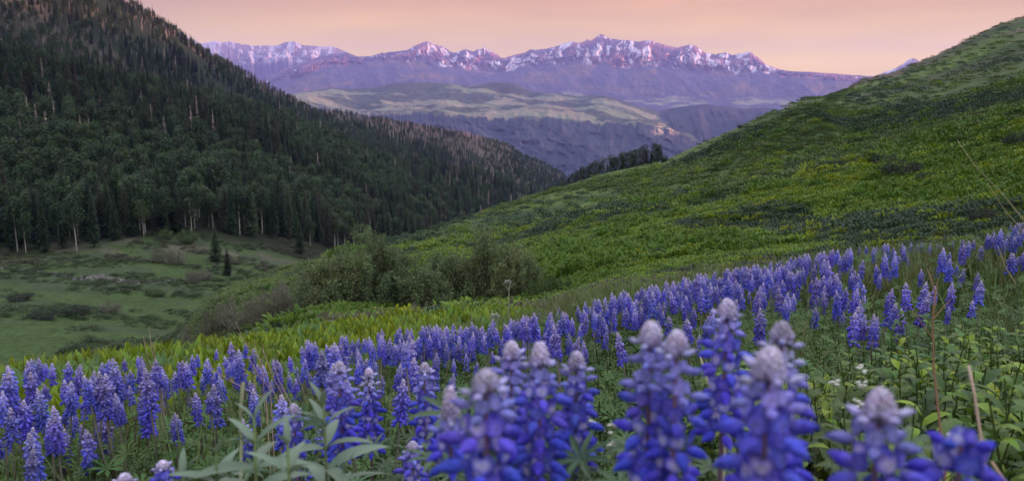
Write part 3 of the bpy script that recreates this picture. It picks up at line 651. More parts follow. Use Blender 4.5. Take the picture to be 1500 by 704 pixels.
for k in range(3):
    m_ = rest & (kind == k); protos = [join_meshes(kd[k] + '_tree', t) for t in TREES[kd[k]]]
    scatter(['spruce_forest', 'aspen_forest', 'dead_forest'][k], protos, fx[m_], fy[m_], fz[m_], var[m_] % len(protos), sc[m_], yaw[m_], np.zeros(m_.sum()), None,
            ['dark spruces covering the mountainside', 'green aspens covering the mountainside', 'grey-pink dead conifers on the upper ridge'][k])
print('forest', len(fa), cnt)

# lone spruces of the clearing
for (u, v, hpx, lb) in ((317, 384, 50, 'taller of two lone dark spruces standing in the valley meadow'), (334, 403, 36, 'shorter bushier spruce in front of the taller lone one'), (440, 374, 46, 'single blue-green spruce at the right end of the clearing')):
    x, y, z = hit(u, v, 60); s = hpx * 1.22 * math.hypot(x, y) / F / 20
    tree('spruce_tree', 'spruce', 2, x, y, z, s, 1.0, lb, 'spruce').scale = (s * 1.25, s * 1.25, s)
# copse on the hill crest
cop = []
for i in range(34):
    u = 806 + i * 4.9 + rnd(-1.5, 1.5); hp = float(np.interp(u, [806, 820, 840, 860, 880, 900, 925, 945, 960, 972], [4, 9, 15, 19, 22, 25, 27, 27, 30, 24])) * rnd(.78, 1.08); cop.append((u, hp, 0 if random.random() < .22 else 1))
for i, (u, hp, k) in enumerate(cop):
    a, _ = ray(u, 250); rg = float(np.exp(np.interp(a, G[7][:, 0], G[7][:, 1]))); r = rg + 7 + 4 * (i % 4); x, y = r * math.sin(a), r * math.cos(a); z = float(H(x, y)); hh = (float(H(rg * math.sin(a), rg * math.cos(a))) / rg + (hp + 2) / F) * r - z
    s = hh / (14.5 if k else 20); cw = int((u - 806) / 34); lb = ('slim' if hp < 12 else 'rounded', 'dense', 'leaning', 'shaggy')[i % 4] + (' deciduous tree ' if k else ' dark conifer ') + ('at the lower left end of the crest copse', 'left of the middle of the crest copse', 'in the middle of the crest copse', 'right of the middle of the crest copse', 'at the tall right end of the crest copse')[min(4, cw)]
    t_ = tree('aspen_tree' if k else 'spruce_tree', 'copse' if k else 'spruce', i % (2 if k else 4), x, y, z, s, i * 1.3, lb, 'aspen' if k else 'spruce', 'trees of the crest copse')
    t_.scale = (s * (1.25 if k else 1.2), s * (1.25 if k else 1.2), s)

# ---- shrubs
def bush_mesh(seed, R=2.0, Hh=3.0, nst=30, leaves=5000, size=.12, col=(.075, .095, .042), twig=(.16, .12, .10), tw=2.5):
    random.seed(seed); st = MB(); lf = MB()
    tips = []
    for k in range(nst):
        a = 6.283 * k / nst + rnd(-.25, .25); rr = R * (rnd(.1, 1) ** .55); h = Hh * math.sqrt(max(.04, 1 - (rr / R) ** 2.2 * .93)) * rnd(.75, 1.08)
        p = [(rr * .45 * math.cos(a), rr * .45 * math.sin(a), -.15), (rr * .62 * math.cos(a), rr * .62 * math.sin(a), h * .3), (rr * .85 * math.cos(a), rr * .85 * math.sin(a), h * .7), (rr * math.cos(a), rr * math.sin(a), h)]
        st.tube(p, [.045, .035, .02, .006], 3, jit(twig)); P_ = [np.array(q) for q in p]
        for j in range(9):
            t = rnd(.06, 1); i = min(2, int(t * 3)); q = P_[i] + (P_[i + 1] - P_[i]) * (t * 3 - i); e = q + np.array((rnd(-.5, .5), rnd(-.5, .5), rnd(.0, .55))) * (.35 + .2 * R)
            st.tube([q, e], [.009, .003], 3, jit(twig), cap=False); tips.append((q, e))
    n = leaves // len(tips)
    for q, e in tips:
        cc = jit(col, .25)
        for _ in range(n):
            t = rnd(.1, 1.15); p = q + (e - q) * t + np.array((rnd(-1, 1), rnd(-1, 1), rnd(-1, 1))) * .16 * R * .6
            d = np.array((rnd(-1, 1), rnd(-1, 1), rnd(-.4, 1))); d /= np.linalg.norm(d) + 1e-6; s_ = np.cross(d, (rnd(-1, 1), rnd(-1, 1), rnd(-1, 1))); s_ /= np.linalg.norm(s_) + 1e-6; L_ = size * rnd(.7, 1.3); c1 = jit(cc, .15)
            lf.add([p, p + d * L_ * .5 + s_ * L_ * .2, p + d * L_, p + d * L_ * .5 - s_ * L_ * .2], [(0, 1, 2, 3)], c1)
    return st.mesh('shrub_stems'), lf.mesh('shrub_foliage', False)
M_willow = leafy('willow_leaves', .6, .2, .2, .15, .01)
BUSH = {'willow': [bush_mesh(21, 2.2, 3.0, 34, 13000, .15, (.15, .20, .085)), bush_mesh(22, 2.0, 3.0, 34, 12000, .15, (.13, .17, .072)), bush_mesh(23, 2.1, 3.0, 34, 12000, .15, (.18, .225, .09))],
        'twiggy': [bush_mesh(24, 2.0, 2.2, 34, 6400, .11, (.155, .16, .10), (.25, .21, .18)), bush_mesh(25, 1.9, 2.2, 34, 7000, .11, (.13, .135, .08), (.21, .17, .15))],
        'green': [bush_mesh(26, 1.6, 1.5, 30, 3400, .15, (.07, .12, .032)), bush_mesh(27, 1.6, 1.5, 30, 3400, .14, (.030, .048, .026))]}
for k in BUSH:
    for st, lf in BUSH[k]: st.materials.append(M_bark); lf.materials.append(M_willow)
def bush(name, kind, v, u, vb, r, hpx, label, wpx=None, group=None, cat='shrub'):
    if r: x, y, z = P(u, vb, r); z = float(H(x, y)) - .05
    else: x, y, z = hit(u, vb, 30); r = math.hypot(x, y)
    base = {'willow': 3.0, 'twiggy': 2.2, 'green': 1.5}[kind]; hh = hpx * r / F * (1.3 if kind == 'willow' else 1.15); s = hh / base
    sw = (wpx * r / F / 3.5) if wpx else s
    e = link(name, None, loc=(x, y, z), rot=(0, 0, u * .37), scale=(sw, sw, s)); tag(e, label, cat, group)
    st, lf = BUSH[kind][v]; link('stems', st, parent=e); link('foliage', lf, parent=e); return e
wl = [(468, 449, 37, 50, 66, 0, 'willow', 'grey-green willow at the left end of the big left thicket'), (500, 448, 37.5, 74, 78, 2, 'willow', 'pale willow second from the left in the left thicket'), (532, 447, 38, 90, 84, 0, 'willow', 'tall rounded willow at the top of the left thicket'), (564, 447, 38.5, 82, 78, 1, 'willow', 'reddish-brown tinged willow right of the tallest one'),
      (594, 446, 38, 68, 74, 0, 'willow', 'lower willow at the right end of the left thicket'), (623, 443, 37, 54, 74, 1, 'willow', 'low dark willow filling the gap between the two thickets'), (652, 441, 39, 62, 72, 1, 'willow', 'left willow of the right thicket'),
      (684, 440, 39.5, 68, 72, 2, 'willow', 'paler willow in the middle of the right thicket'), (716, 440, 38.5, 84, 78, 1, 'willow', 'tallest willow of the right thicket with yellowish top'), (746, 440, 38, 80, 70, 2, 'willow', 'full willow just right of the tallest one in the right thicket'), (770, 438, 37.5, 52, 52, 1, 'willow', 'small willow at the right end of the right thicket'),
      (795, 437, 35, 44, 52, 0, 'green', 'low bright green shrub beside the right willow thicket'), (826, 432, 35, 30, 40, 0, 'green', 'small green shrub farther right of the willow thicket'),
      (430, 455, 40, 50, 70, 0, 'twiggy', 'leafless pinkish-grey twiggy shrub left of the willows'), (392, 460, 41, 44, 64, 1, 'twiggy', 'brown twiggy shrub left of the pinkish one'), (352, 463, 43, 40, 60, 0, 'twiggy', 'grey-brown twiggy shrub on the lower spur'),
      (318, 466, 44, 40, 55, 1, 'twiggy', 'dark twiggy shrub in the middle of the lower row'), (285, 470, 45, 36, 55, 0, 'twiggy', 'faded twiggy shrub in the lower row near the grass'), (250, 474, 46, 34, 50, 1, 'twiggy', 'second twiggy shrub from the left of the lower row'), (212, 480, 47, 34, 48, 1, 'twiggy', 'leftmost dark twiggy shrub of the lower row')]
for (u, vb, r, hp, wp, v, kd_, lb) in wl: bush('willow_bush' if kd_ == 'willow' else 'shrub', kd_, v, u, vb, r, hp, lb, wp)
for (u, vb, hp, wp, v, kd_, lb) in ((232, 384, 14, 22, 1, 'twiggy', 'small brown bush on the left in the valley meadow'), (255, 387, 17, 34, 0, 'twiggy', 'wide brown bush in the middle of the valley meadow'), (275, 356, 16, 34, 0, 'green', 'green bush at the foot of the aspens'), (243, 350, 12, 24, 0, 'green', 'smaller green bush beside the aspen trunks'),
      (283, 414, 16, 26, 1, 'twiggy', 'brown bush beside the stream end'), (300, 410, 12, 24, 0, 'twiggy', 'pale twiggy bush right of the stream end'), (228, 433, 9, 34, 0, 'green', 'low green thicket on the near side of the stream'), (30, 440, 8, 40, 1, 'green', 'low dark bush at the left in the near meadow'),
      (65, 467, 12, 48, 1, 'green', 'dark low bush patch at the bottom left of the valley'), (110, 462, 12, 50, 1, 'green', 'dark bush patch right of the bottom left one'), (160, 458, 12, 40, 1, 'twiggy', 'greyish bush patch above the leafy crest')):
    bush('shrub', kd_, v, u, vb, None, hp, lb, wp)
hs_ = [(972, 238, 9, 16, 'small dark bush on the crest right of the copse'), (990, 246, 5, 14, 'low dark bush below the crest bush'), (1085, 188, 5, 14, 'dark bush on the far knob skyline'), (1320, 262, 22, 66, 'large dark bush patch in the middle of the green hillside'), (1300, 245, 14, 44, 'dark bush above the large hillside patch'),
       (1358, 268, 12, 40, 'dark bush to the right of the large hillside patch'), (1490, 218, 18, 44, 'dark bush at the right edge of the hillside'), (1235, 252, 10, 40, 'flat dark bush left of the large hillside patch'), (1130, 262, 8, 34, 'dark bush on the mid hillside'), (1160, 168, 5, 20, 'tiny dark bush high on the hill'),
       (1420, 168, 8, 30, 'dark bush high on the right hillside'), (1380, 178, 7, 36, 'flat dark bush in the upper hillside band'), (1460, 158, 7, 40, 'dark bush in the upper right corner of the meadow'), (1180, 335, 14, 36, 'leafy dark bush near the foot of the hill'), (1020, 345, 14, 40, 'rounded green bush near the foot of the hill'), (1440, 330, 20, 50, 'dark bush behind the flowers at right')]
for i, (u, vb, hp, wp, lb) in enumerate(hs_): bush('hill_bush', 'green', 1, u, vb, None, hp, lb, wp, cat='bush')
# grey sage at the edge of the flower meadow
for (u, vb, hp, wp, lb) in ((880, 414, 22, 44, 'grey-green sagebrush behind the left end of the flower band'), (842, 428, 18, 36, 'small sagebrush in the grass near the willows'), (925, 410, 24, 44, 'round grey sagebrush beside the flower band'), (1445, 348, 22, 50, 'grey sagebrush behind the topmost lupines at right')):
    bush('sagebrush', 'green', 1, u, vb, 15, hp, lb, wp, cat='sagebrush')

# ---- stream
pts = [(-30, 388), (0, 391), (40, 396), (80, 401), (105, 407), (122, 409), (135, 404), (165, 410), (200, 413), (240, 411), (283, 409)]
W_ = np.array([hit(u, v, 80) for u, v in pts]); t_ = np.linspace(0, len(pts) - 1, 80); cx_ = np.interp(t_, range(len(pts)), W_[:, 0]) + RNG.normal(0, .3, 80); cy_ = np.interp(t_, range(len(pts)), W_[:, 1]) + RNG.normal(0, .5, 80)
wd = .8 + .5 * np.abs(fbm(t_ * 1.7, t_ * 0, 300, 2)); sv_ = []; 
for i in range(80):
    for s_ in (-1, 1): x, y = cx_[i], cy_[i] + s_ * wd[i]; sv_.append((x, y, float(H(x, y)) + .12))
m, t, N, L = new_mat('stream_water'); o = N('ShaderNodeOutputMaterial'); p = N('ShaderNodeBsdfPrincipled'); p.inputs['Base Color'].default_value = (.10, .095, .085, 1); p.inputs['Roughness'].default_value = .2; L(p.outputs[0], o.inputs[0])
tag(link('stream', np_mesh('stream', sv_, [(2 * i, 2 * i + 2, 2 * i + 3, 2 * i + 1) for i in range(79)]), m), 'narrow stream winding through the valley meadow', kind='structure')
sb = MB()
for _ in range(520):
    i = random.randrange(80); k = 1 if 22 < i < 32 or 45 < i < 76 else .45
    if random.random() > k * .7: continue
    x = cx_[i] + rnd(-1.2, 1.2); y = cy_[i] + random.choice((-1, 1)) * wd[i] * rnd(.7, 2.2); z = float(H(x, y)); s_ = rnd(.12, .42); cc = jit((.17, .155, .14), .3)
    o8 = [(x + s_ * math.cos(q) * rnd(.7, 1.2), y + s_ * math.sin(q) * rnd(.7, 1.2), z + rnd(-.05, .05)) for q in (0, 1.26, 2.5, 3.8, 5)]; sb.add(o8 + [(x, y, z + s_ * .7)], [(0, 1, 5), (1, 2, 5), (2, 3, 5), (3, 4, 5), (4, 0, 5)], cc)
M_stone = leafy('stone', .9, .2, 0, .1, .0)
tag(link('stream_stones', sb.mesh('stream_stones', False), M_stone), 'pale stones and gravel along the stream', kind='stuff')
# ------------------------------------------------------------------ leafy ground cover
M_leaf = leafy('meadow_leaves', .5, .3, .3, .28, .02, sat=1.18)
M_hill = leafy('hillside_leaves', .6, .2, .3, .22, .015, sat=1.08)
def palmate(b, c, up, R, col, k=8):
    c = np.array(c, float); up = np.array(up, float); up /= np.linalg.norm(up); a = np.cross(up, (0.3, 1, .1)); a /= np.linalg.norm(a); e = np.cross(up, a)
    for i in range(k):
        t = 6.283 * i / k + rnd(-.1, .1); d = a * math.cos(t) + e * math.sin(t) + up * .35; L_ = R * rnd(.85, 1.1); cc = jit(col, .12); d /= np.linalg.norm(d)
        s_ = np.cross(d, up); s_ /= np.linalg.norm(s_) + 1e-9
        b.add([c, c + d * L_ * .6 + s_ * L_ * .12, c + d * L_ - up * L_ * .12, c + d * L_ * .6 - s_ * L_ * .12, c + d * L_ * .6 - up * L_ * .03], [(0, 4, 1), (1, 4, 2), (0, 3, 4), (4, 3, 2)], cc)
def lup_leaves(seed, n=16, hgt=.34, spread=.16, col=(.085, .140, .048), R=.042):
    random.seed(seed); b = MB()
    for i in range(n):
        a = rnd(0, 6.28); z = hgt * rnd(.25, 1.0); rr = spread * rnd(.1, 1); p = (rr * math.cos(a), rr * math.sin(a), z)
        b.tube([(rr * .25 * math.cos(a), rr * .25 * math.sin(a), 0), p], [.0018, .001], 3, (.07, .10, .03), cap=False)
        palmate(b, p, (math.cos(a) * .5, math.sin(a) * .5, 1), R * rnd(.75, 1.2), jit(col, .2), random.choice((7, 8, 9)))
    return b.mesh('lupine_leaf_clump', False)
def grass(seed, n=26, hgt=.36, spread=.06, col=(.085, .125, .040), w=.005):
    random.seed(seed); b = MB()
    for i in range(n):
        a = rnd(0, 6.28); rr = spread * rnd(0, 1); h = hgt * rnd(.5, 1.1); le = h * rnd(.1, .5); p0 = np.array((rr * math.cos(a), rr * math.sin(a), 0)); d = np.array((math.cos(a), math.sin(a), 0)); s_ = np.array((-d[1], d[0], 0)) * w
        p1 = p0 + d * le * .3 + np.array((0, 0, h * .6)); p2 = p0 + d * le + np.array((0, 0, h)); cc = jit(col, .2)
        b.add([p0 - s_, p0 + s_, p1 + s_ * .8, p1 - s_ * .8, p2], [(0, 1, 2, 3), (3, 2, 4)], [cc, cc, cc, cc, tuple(q * 1.3 for q in cc)])
    return b.mesh('grass_tuft', False)
def broad(seed, n=14, L_=.30, W=.075, lean=.35, col=(.11, .165, .035), tip=(.19, .25, .05), spread=.07):
    random.seed(seed); b = MB()
    for i in range(n):
        a = rnd(0, 6.28); rr = spread * rnd(0, 1); l = L_ * rnd(.65, 1.15); d = (math.cos(a) * lean * rnd(.3, 1.3), math.sin(a) * lean * rnd(.3, 1.3), 1); k = rnd(.65, 1.15)
        b.leaf((rr * math.cos(a), rr * math.sin(a), 0), d, l, W * rnd(.7, 1.1), tuple(q * k for q in col), rnd(.02, .4), .25, 4, up=(math.cos(a + 1.57) * 0 + .01, 0.02, 1), tipc=tuple(q * k for q in tip))
    return b.mesh('broad_leaf_clump', False)
def leafy_stems(seed, ns=5, hgt=.42, col=(.050, .088, .026), tip=(.10, .16, .035), L_=.075, W=.02, spread=.12):
    random.seed(seed); b = MB()
    for i in range(ns):
        a = rnd(0, 6.28); rr = spread * rnd(0, 1); h = hgt * rnd(.7, 1.1); x0, y0 = rr * math.cos(a), rr * math.sin(a); lx, ly = rnd(-.08, .08), rnd(-.08, .08)
        b.tube([(x0, y0, 0), (x0 + lx, y0 + ly, h)], [.003, .0015], 3, (.07, .09, .03), cap=False); m_ = int(h / .020)
        for j in range(3, m_):
            t = j / m_; q = j * 2.4 + rnd(-.3, .3); cc = tuple(col[w_] + (tip[w_] - col[w_]) * t ** 3 for w_ in range(3)); sz = 1 - .5 * t
            b.leaf((x0 + lx * t, y0 + ly * t, h * t), (math.cos(q), math.sin(q), .5 + .6 * t), L_ * sz * rnd(.8, 1.2), W * sz ** .5, jit(cc, .15), rnd(.3, .8), .3, 4)
    return b.mesh('leafy_stem_clump', False)
def feathery(seed, col=(.075, .13, .038)):
    random.seed(seed); b = MB()
    for i in range(9):
        a = rnd(0, 6.28); h = rnd(.18, .36); e = np.array((math.cos(a) * rnd(.05, .16), math.sin(a) * rnd(.05, .16), h)); p0 = np.array((0, 0, 0.))
        for j in range(14):
            t = .3 + .7 * j / 13; p = p0 + e * t + np.array((0, 0, -.1 * t * t * .3)); 
            for s_ in (-1, 1):
                d = np.array((-math.sin(a) * s_, math.cos(a) * s_, .3)); l = .028 * (1.25 - t) * 1.6; w_ = np.array((math.cos(a), math.sin(a), .2)) * .005; b.add([p - w_ * .4, p + d * l * .5 + w_, p + d * l, p + d * l * .5 - w_], [(0, 1, 2, 3)], jit(col, .2))
    return b.mesh('vetch_clump', False)
def azr(n, a0, a1, r0, r1): a = RNG.uniform(rad(a0), rad(a1), n); r = np.sqrt(RNG.uniform(r0 * r0, r1 * r1, n)); return r * np.sin(a), r * np.cos(a), a, r

# near meadow: fine foliage between the lupines
x, y, a, r = azr(9500, -42, 42, .75, 14.5); x2, y2, a2, r2 = azr(1300, 12, 42, .8, 6); x3, y3, a3, r3 = azr(2600, 42, 80, .75, 9); x4, y4, a4, r4 = azr(1600, -80, -42, .75, 7)
x = np.concatenate([x, x2, x3, x4]); y = np.concatenate([y, y2, y3, y4]); a = np.concatenate([a, a2, a3, a4]); r = np.concatenate([r, r2, r3, r4]); n = len(x)
z = H(x, y) - .02; u_, v_, _ = proj(x, y, z + .3)
crest_r = np.exp(np.interp(a, G[3][:, 0], G[3][:, 1]))
mule = sst(0, 1, (r - np.interp(np.degrees(a), [-42, -33, -22, -12, -4, 0, 4, 10], [2.6, 2.9, 4.2, 5.8, 6.6, 8.5, 13, 20])) / .8)
aster = sst(rad(15), rad(20), a) * (1 - sst(2.2, 3.2, r - .9 * sst(.38, .5, a)))
q = RNG.random(n); patch = fbm(x * .9, y * .9, 400, 3)
near_ok = (r < crest_r + 1.2) & ((RNG.random(n) < np.where(r < 5, 1, .55)))
idx = np.where(q < .42, RNG.integers(0, 3, n), np.where(q < .60, 3 + RNG.integers(0, 2, n), np.where(q < .8, 5, 6 + RNG.integers(0, 2, n))))
idx = np.where((patch > .12) & (q > .3), 6 + (idx % 2), idx)
far_grass = sst(5.5, 8, r) * (a > rad(-4)); idx = np.where(RNG.random(n) < far_grass * .55, 3 + (idx % 2), idx)
idx = np.where(RNG.random(n) < aster, 8 + (idx % 3), idx)
k = near_ok & (RNG.random(n) > mule)
protos = [lup_leaves(31), lup_leaves(32, 14, .30, .15, (.068, .120, .045)), lup_leaves(33, 14, .34, .14, (.10, .155, .055)), grass(34), grass(35, 20, .42, .07, (.12, .13, .06)), feathery(36), leafy_stems(37, 6, .30, (.075, .13, .04), (.13, .20, .055), .05, .010), leafy_stems(38, 6, .28, (.09, .14, .055), (.15, .21, .08), .045, .012),
          leafy_stems(39, 7, .44, (.065, .115, .034), (.16, .23, .055), .11, .025), leafy_stems(40, 6, .46, (.045, .080, .034), (.10, .15, .045), .13, .028), leafy_stems(41, 6, .40, (.08, .135, .036), (.24, .31, .06), .115, .028)]
scl = RNG.uniform(.75, 1.15, n) * (1 + .25 * sst(5, 10, r)) * np.where(idx >= 8, 1 + .12 * sst(.42, .5, a) - .12 * sst(1.6, 2.6, r), 1)
scatter('meadow_foliage', protos, x[k], y[k], z[k], idx[k], scl[k], RNG.uniform(0, 6.28, k.sum()), RNG.uniform(0, .18, k.sum()), M_leaf, 'tangled green lupine leaves, vetch and grass covering the near meadow')
# mule's-ears belt along the crest
x, y, a, r = azr(11000, -42, 14, 2.6, 16); n = len(x); z = H(x, y) - .02; crest_r = np.exp(np.interp(a, G[3][:, 0], G[3][:, 1]))
mule = sst(0, 1, (r - np.interp(np.degrees(a), [-42, -33, -22, -12, -4, 0, 4, 10], [2.6, 2.9, 4.2, 5.8, 6.6, 8.5, 13, 20])) / .8)
k = (RNG.random(n) < mule * np.interp(r, [3, 6, 12, 16], [1, .9, .6, .5])) & (r < crest_r + 2.5)
protos = [broad(51, 15, .27, .065, .5, (.09, .155, .034), (.19, .275, .06)), broad(52, 15, .30, .06, .4, (.10, .155, .03), (.24, .30, .06)), broad(53, 15, .25, .07, .6, (.08, .13, .04), (.16, .23, .07)), broad(54, 14, .26, .07, .6, (.07, .12, .05), (.13, .20, .08))]
idx = np.where(fbm(x * .6, y * .6, 410, 3) > .04, 2 + RNG.integers(0, 2, n), RNG.integers(0, 3, n))
scatter('broad_leaf_plants', protos, x[k], y[k], z[k], idx[k], RNG.uniform(.7, 1.15, n)[k], RNG.uniform(0, 6.28, k.sum()), RNG.uniform(0, .12, k.sum()), M_leaf, 'yellow-green upright broad-leaved plants forming a belt along the meadow crest')
# hillside herbs
def hill_clump(seed, col, tip, R=.55, Hh=.5, n=75, L_=.20):
    random.seed(seed); b = MB()
    for i in range(n):
        a = rnd(0, 6.28); rr = R * math.sqrt(rnd(0, 1)); zt = Hh * (1 - (rr / R) ** 2 * .7) * rnd(.35, 1); kq = rnd(.7, 1.2)
        b.leaf((rr * math.cos(a), rr * math.sin(a), zt * .75), (math.cos(a) * .6 + rnd(-.5, .5), math.sin(a) * .6 + rnd(-.5, .5), rnd(.4, 1.4)), L_ * rnd(.6, 1.2), L_ * .36, tuple(q_ * kq for q_ in col), .25, .2, 3, tipc=tuple(q_ * kq for q_ in tip))
    return b.mesh('herb_clump', False)
hp = [hill_clump(61, (.085, .145, .027), (.155, .23, .038)), hill_clump(62, (.11, .175, .024), (.27, .31, .03)), hill_clump(63, (.036, .066, .026), (.06, .095, .038)), hill_clump(64, (.042, .066, .042), (.068, .095, .058)), hill_clump(65, (.09, .09, .052), (.15, .135, .085)), hill_clump(66, (.068, .128, .022), (.13, .205, .032), .6, .75, 85, .22), hill_clump(67, (.085, .125, .038), (.115, .16, .048), .7, .22, 60, .24), hill_clump(68, (.075, .105, .038), (.105, .135, .05), .7, .2, 60, .24)]
X_, Y_, R_, K_, S_ = [], [], [], [], []
for (r0, r1, nn, s0, s1) in ((13, 40, 8500, .55, .95), (40, 85, 13000, .9, 1.5), (85, 180, 15000, 1.3, 2.4), (180, 520, 13000, 1.5, 2.6)):
    x, y, a, r = azr(nn, -32, 42, r0, r1); X_.append(x); Y_.append(y); R_.append(r); S_.append(RNG.uniform(s0, s1, nn))
x = np.concatenate(X_); y = np.concatenate(Y_); r = np.concatenate(R_); sc_ = np.concatenate(S_); n = len(x); a = np.arctan2(x, y); z = H(x, y) - .05; crest_r = np.exp(np.interp(a, G[3][:, 0], G[3][:, 1]))
patch = fbm(x / 9, y / 24, 420, 4); yel = np.exp(-((proj(x, y, z)[0] - 1260) / 260) ** 2 - ((proj(x, y, z)[1] - 262) / 28) ** 2)
idx = np.where(patch > .22, 2 + RNG.integers(0, 2, n), np.where(patch < -.16, 5, 0)); idx = np.where(RNG.random(n) < .10 + .5 * yel, 1, idx); idx = np.where(RNG.random(n) < .08, 2, idx)
brown = sst(150, 320, r) * sst(-.15, .2, fbm(x / 60 + 4, y / 25, 44, 4)) * sst(.05, .2, a); idx = np.where(RNG.random(n) < brown * .8, np.where(RNG.random(n) < .5, 4, 3), idx)
foot = (r < 32) & (a < rad(20)); idx = np.where(foot & (RNG.random(n) < .5), 4 - RNG.integers(0, 3, n) % 2, idx)
g7 = np.exp(np.interp(a, G[7][:, 0], G[7][:, 1])); g8 = np.exp(np.interp(a, G[8][:, 0], G[8][:, 1])); lim_ = np.where(a > ray(1200, 140)[0], g8, g7)
grassy = sst(70, 130, r) * (fbm(x / 30, y / 22, 421, 3) > -.05) * (a < rad(16)); kz = (RNG.random(n) > grassy * .9) & (RNG.random(n) < sst(-31, -20, np.degrees(a) + 5 * fbm(x / 9, y / 9, 425, 2))) 
up_ = sst(70, 125, r + 40 * fbm(x / 30, y / 16, 427, 3)); soft = RNG.random(n) < up_ * .88; shrubby = fbm(x / 16, y / 44, 428, 4) > .19
idx = np.where(soft & ~shrubby, 6 + RNG.integers(0, 2, n), np.where(soft & shrubby, 2 + RNG.integers(0, 2, n), idx))
idx = np.where((a < rad(-13)) & (r > 34) & (RNG.random(n) < .93), 6 + RNG.integers(0, 2, n), idx); sc_ = np.where((a < rad(-13)) & (r > 34), sc_ * .8, sc_)
k = (r > crest_r + 1.5) & (r < lim_ * 1.01) & seen(x, y, .8, .01) & kz & (RNG.random(n) > .85 * sst(280, 360, r + 60 * fbm(x / 40, y / 40, 433, 3)))
scl = sc_ * (1 - .35 * sst(110, 220, r) * (a < rad(12)))
scatter('hillside_herbs', hp, x[k], y[k], z[k], idx[k], scl[k], RNG.uniform(0, 6.28, k.sum()), RNG.uniform(0, .15, k.sum()), M_hill, 'leafy herbs and low scrub covering the green hillside')
print('hill herbs', k.sum())
# valley meadow tufts
x, y, a, r = azr(9000, -42, -13, 90, 285); n = len(x); z = H(x, y) - .03; k = seen(x, y, .6, .01) & (r < np.exp(np.interp(a, g9[:, 0], g9[:, 1])) + 6) & (fbm(x / 14, y / 9, 430, 3) > -.02)
idx = np.where(fbm(x / 20, y / 12, 431, 3) > .12, 1, np.where(r > 215, 2, 0)); 
scatter('valley_tufts', [hill_clump(71, (.050, .080, .030), (.075, .10, .045)), hill_clump(72, (.050, .070, .034), (.075, .098, .045)), hill_clump(73, (.075, .075, .045), (.10, .095, .065))], x[k], y[k], z[k], idx[k], RNG.uniform(.8, 2.0, n)[k], RNG.uniform(0, 6.28, k.sum()), np.zeros(k.sum()), M_hill, 'rough grass and low herbs of the valley meadow')

# ------------------------------------------------------------------ lupines
def petal_mat(name, rough=.62, trans=.35, var=.2):
    return leafy(name, rough, .25, trans, var, .012, scale=260)
M_petal = petal_mat('lupine_petals'); M_stem = leafy('lupine_stem', .6, .2, 0, .2, .01)
BLUE = (.125, .128, .63); DEEP = (.045, .052, .46); VIOL = (.20, .185, .67); PALE = (.52, .45, .74); BUD = (.70, .62, .76)
def ell(b, c, R, rot, col, nu=6, nv=4, tip=None):
    cy_, sy_ = math.cos(rot), math.sin(rot); vs = []; cs = []
    for i in range(nv + 1):
        p = math.pi * i / nv
        for j in range(nu):
            t = 2 * math.pi * j / nu; x = R[0] * math.cos(p); yy = R[1] * math.sin(p) * math.cos(t); zz = R[2] * math.sin(p) * math.sin(t)
            vs.append((c[0] + x * cy_ - zz * sy_, c[1] + yy, c[2] + x * sy_ + zz * cy_)); cs.append(tip if (tip and i == 0) else col)
    b.add(vs, [(i * nu + j, i * nu + (j + 1) % nu, (i + 1) * nu + (j + 1) % nu, (i + 1) * nu + j) for i in range(nv) for j in range(nu)], cs)
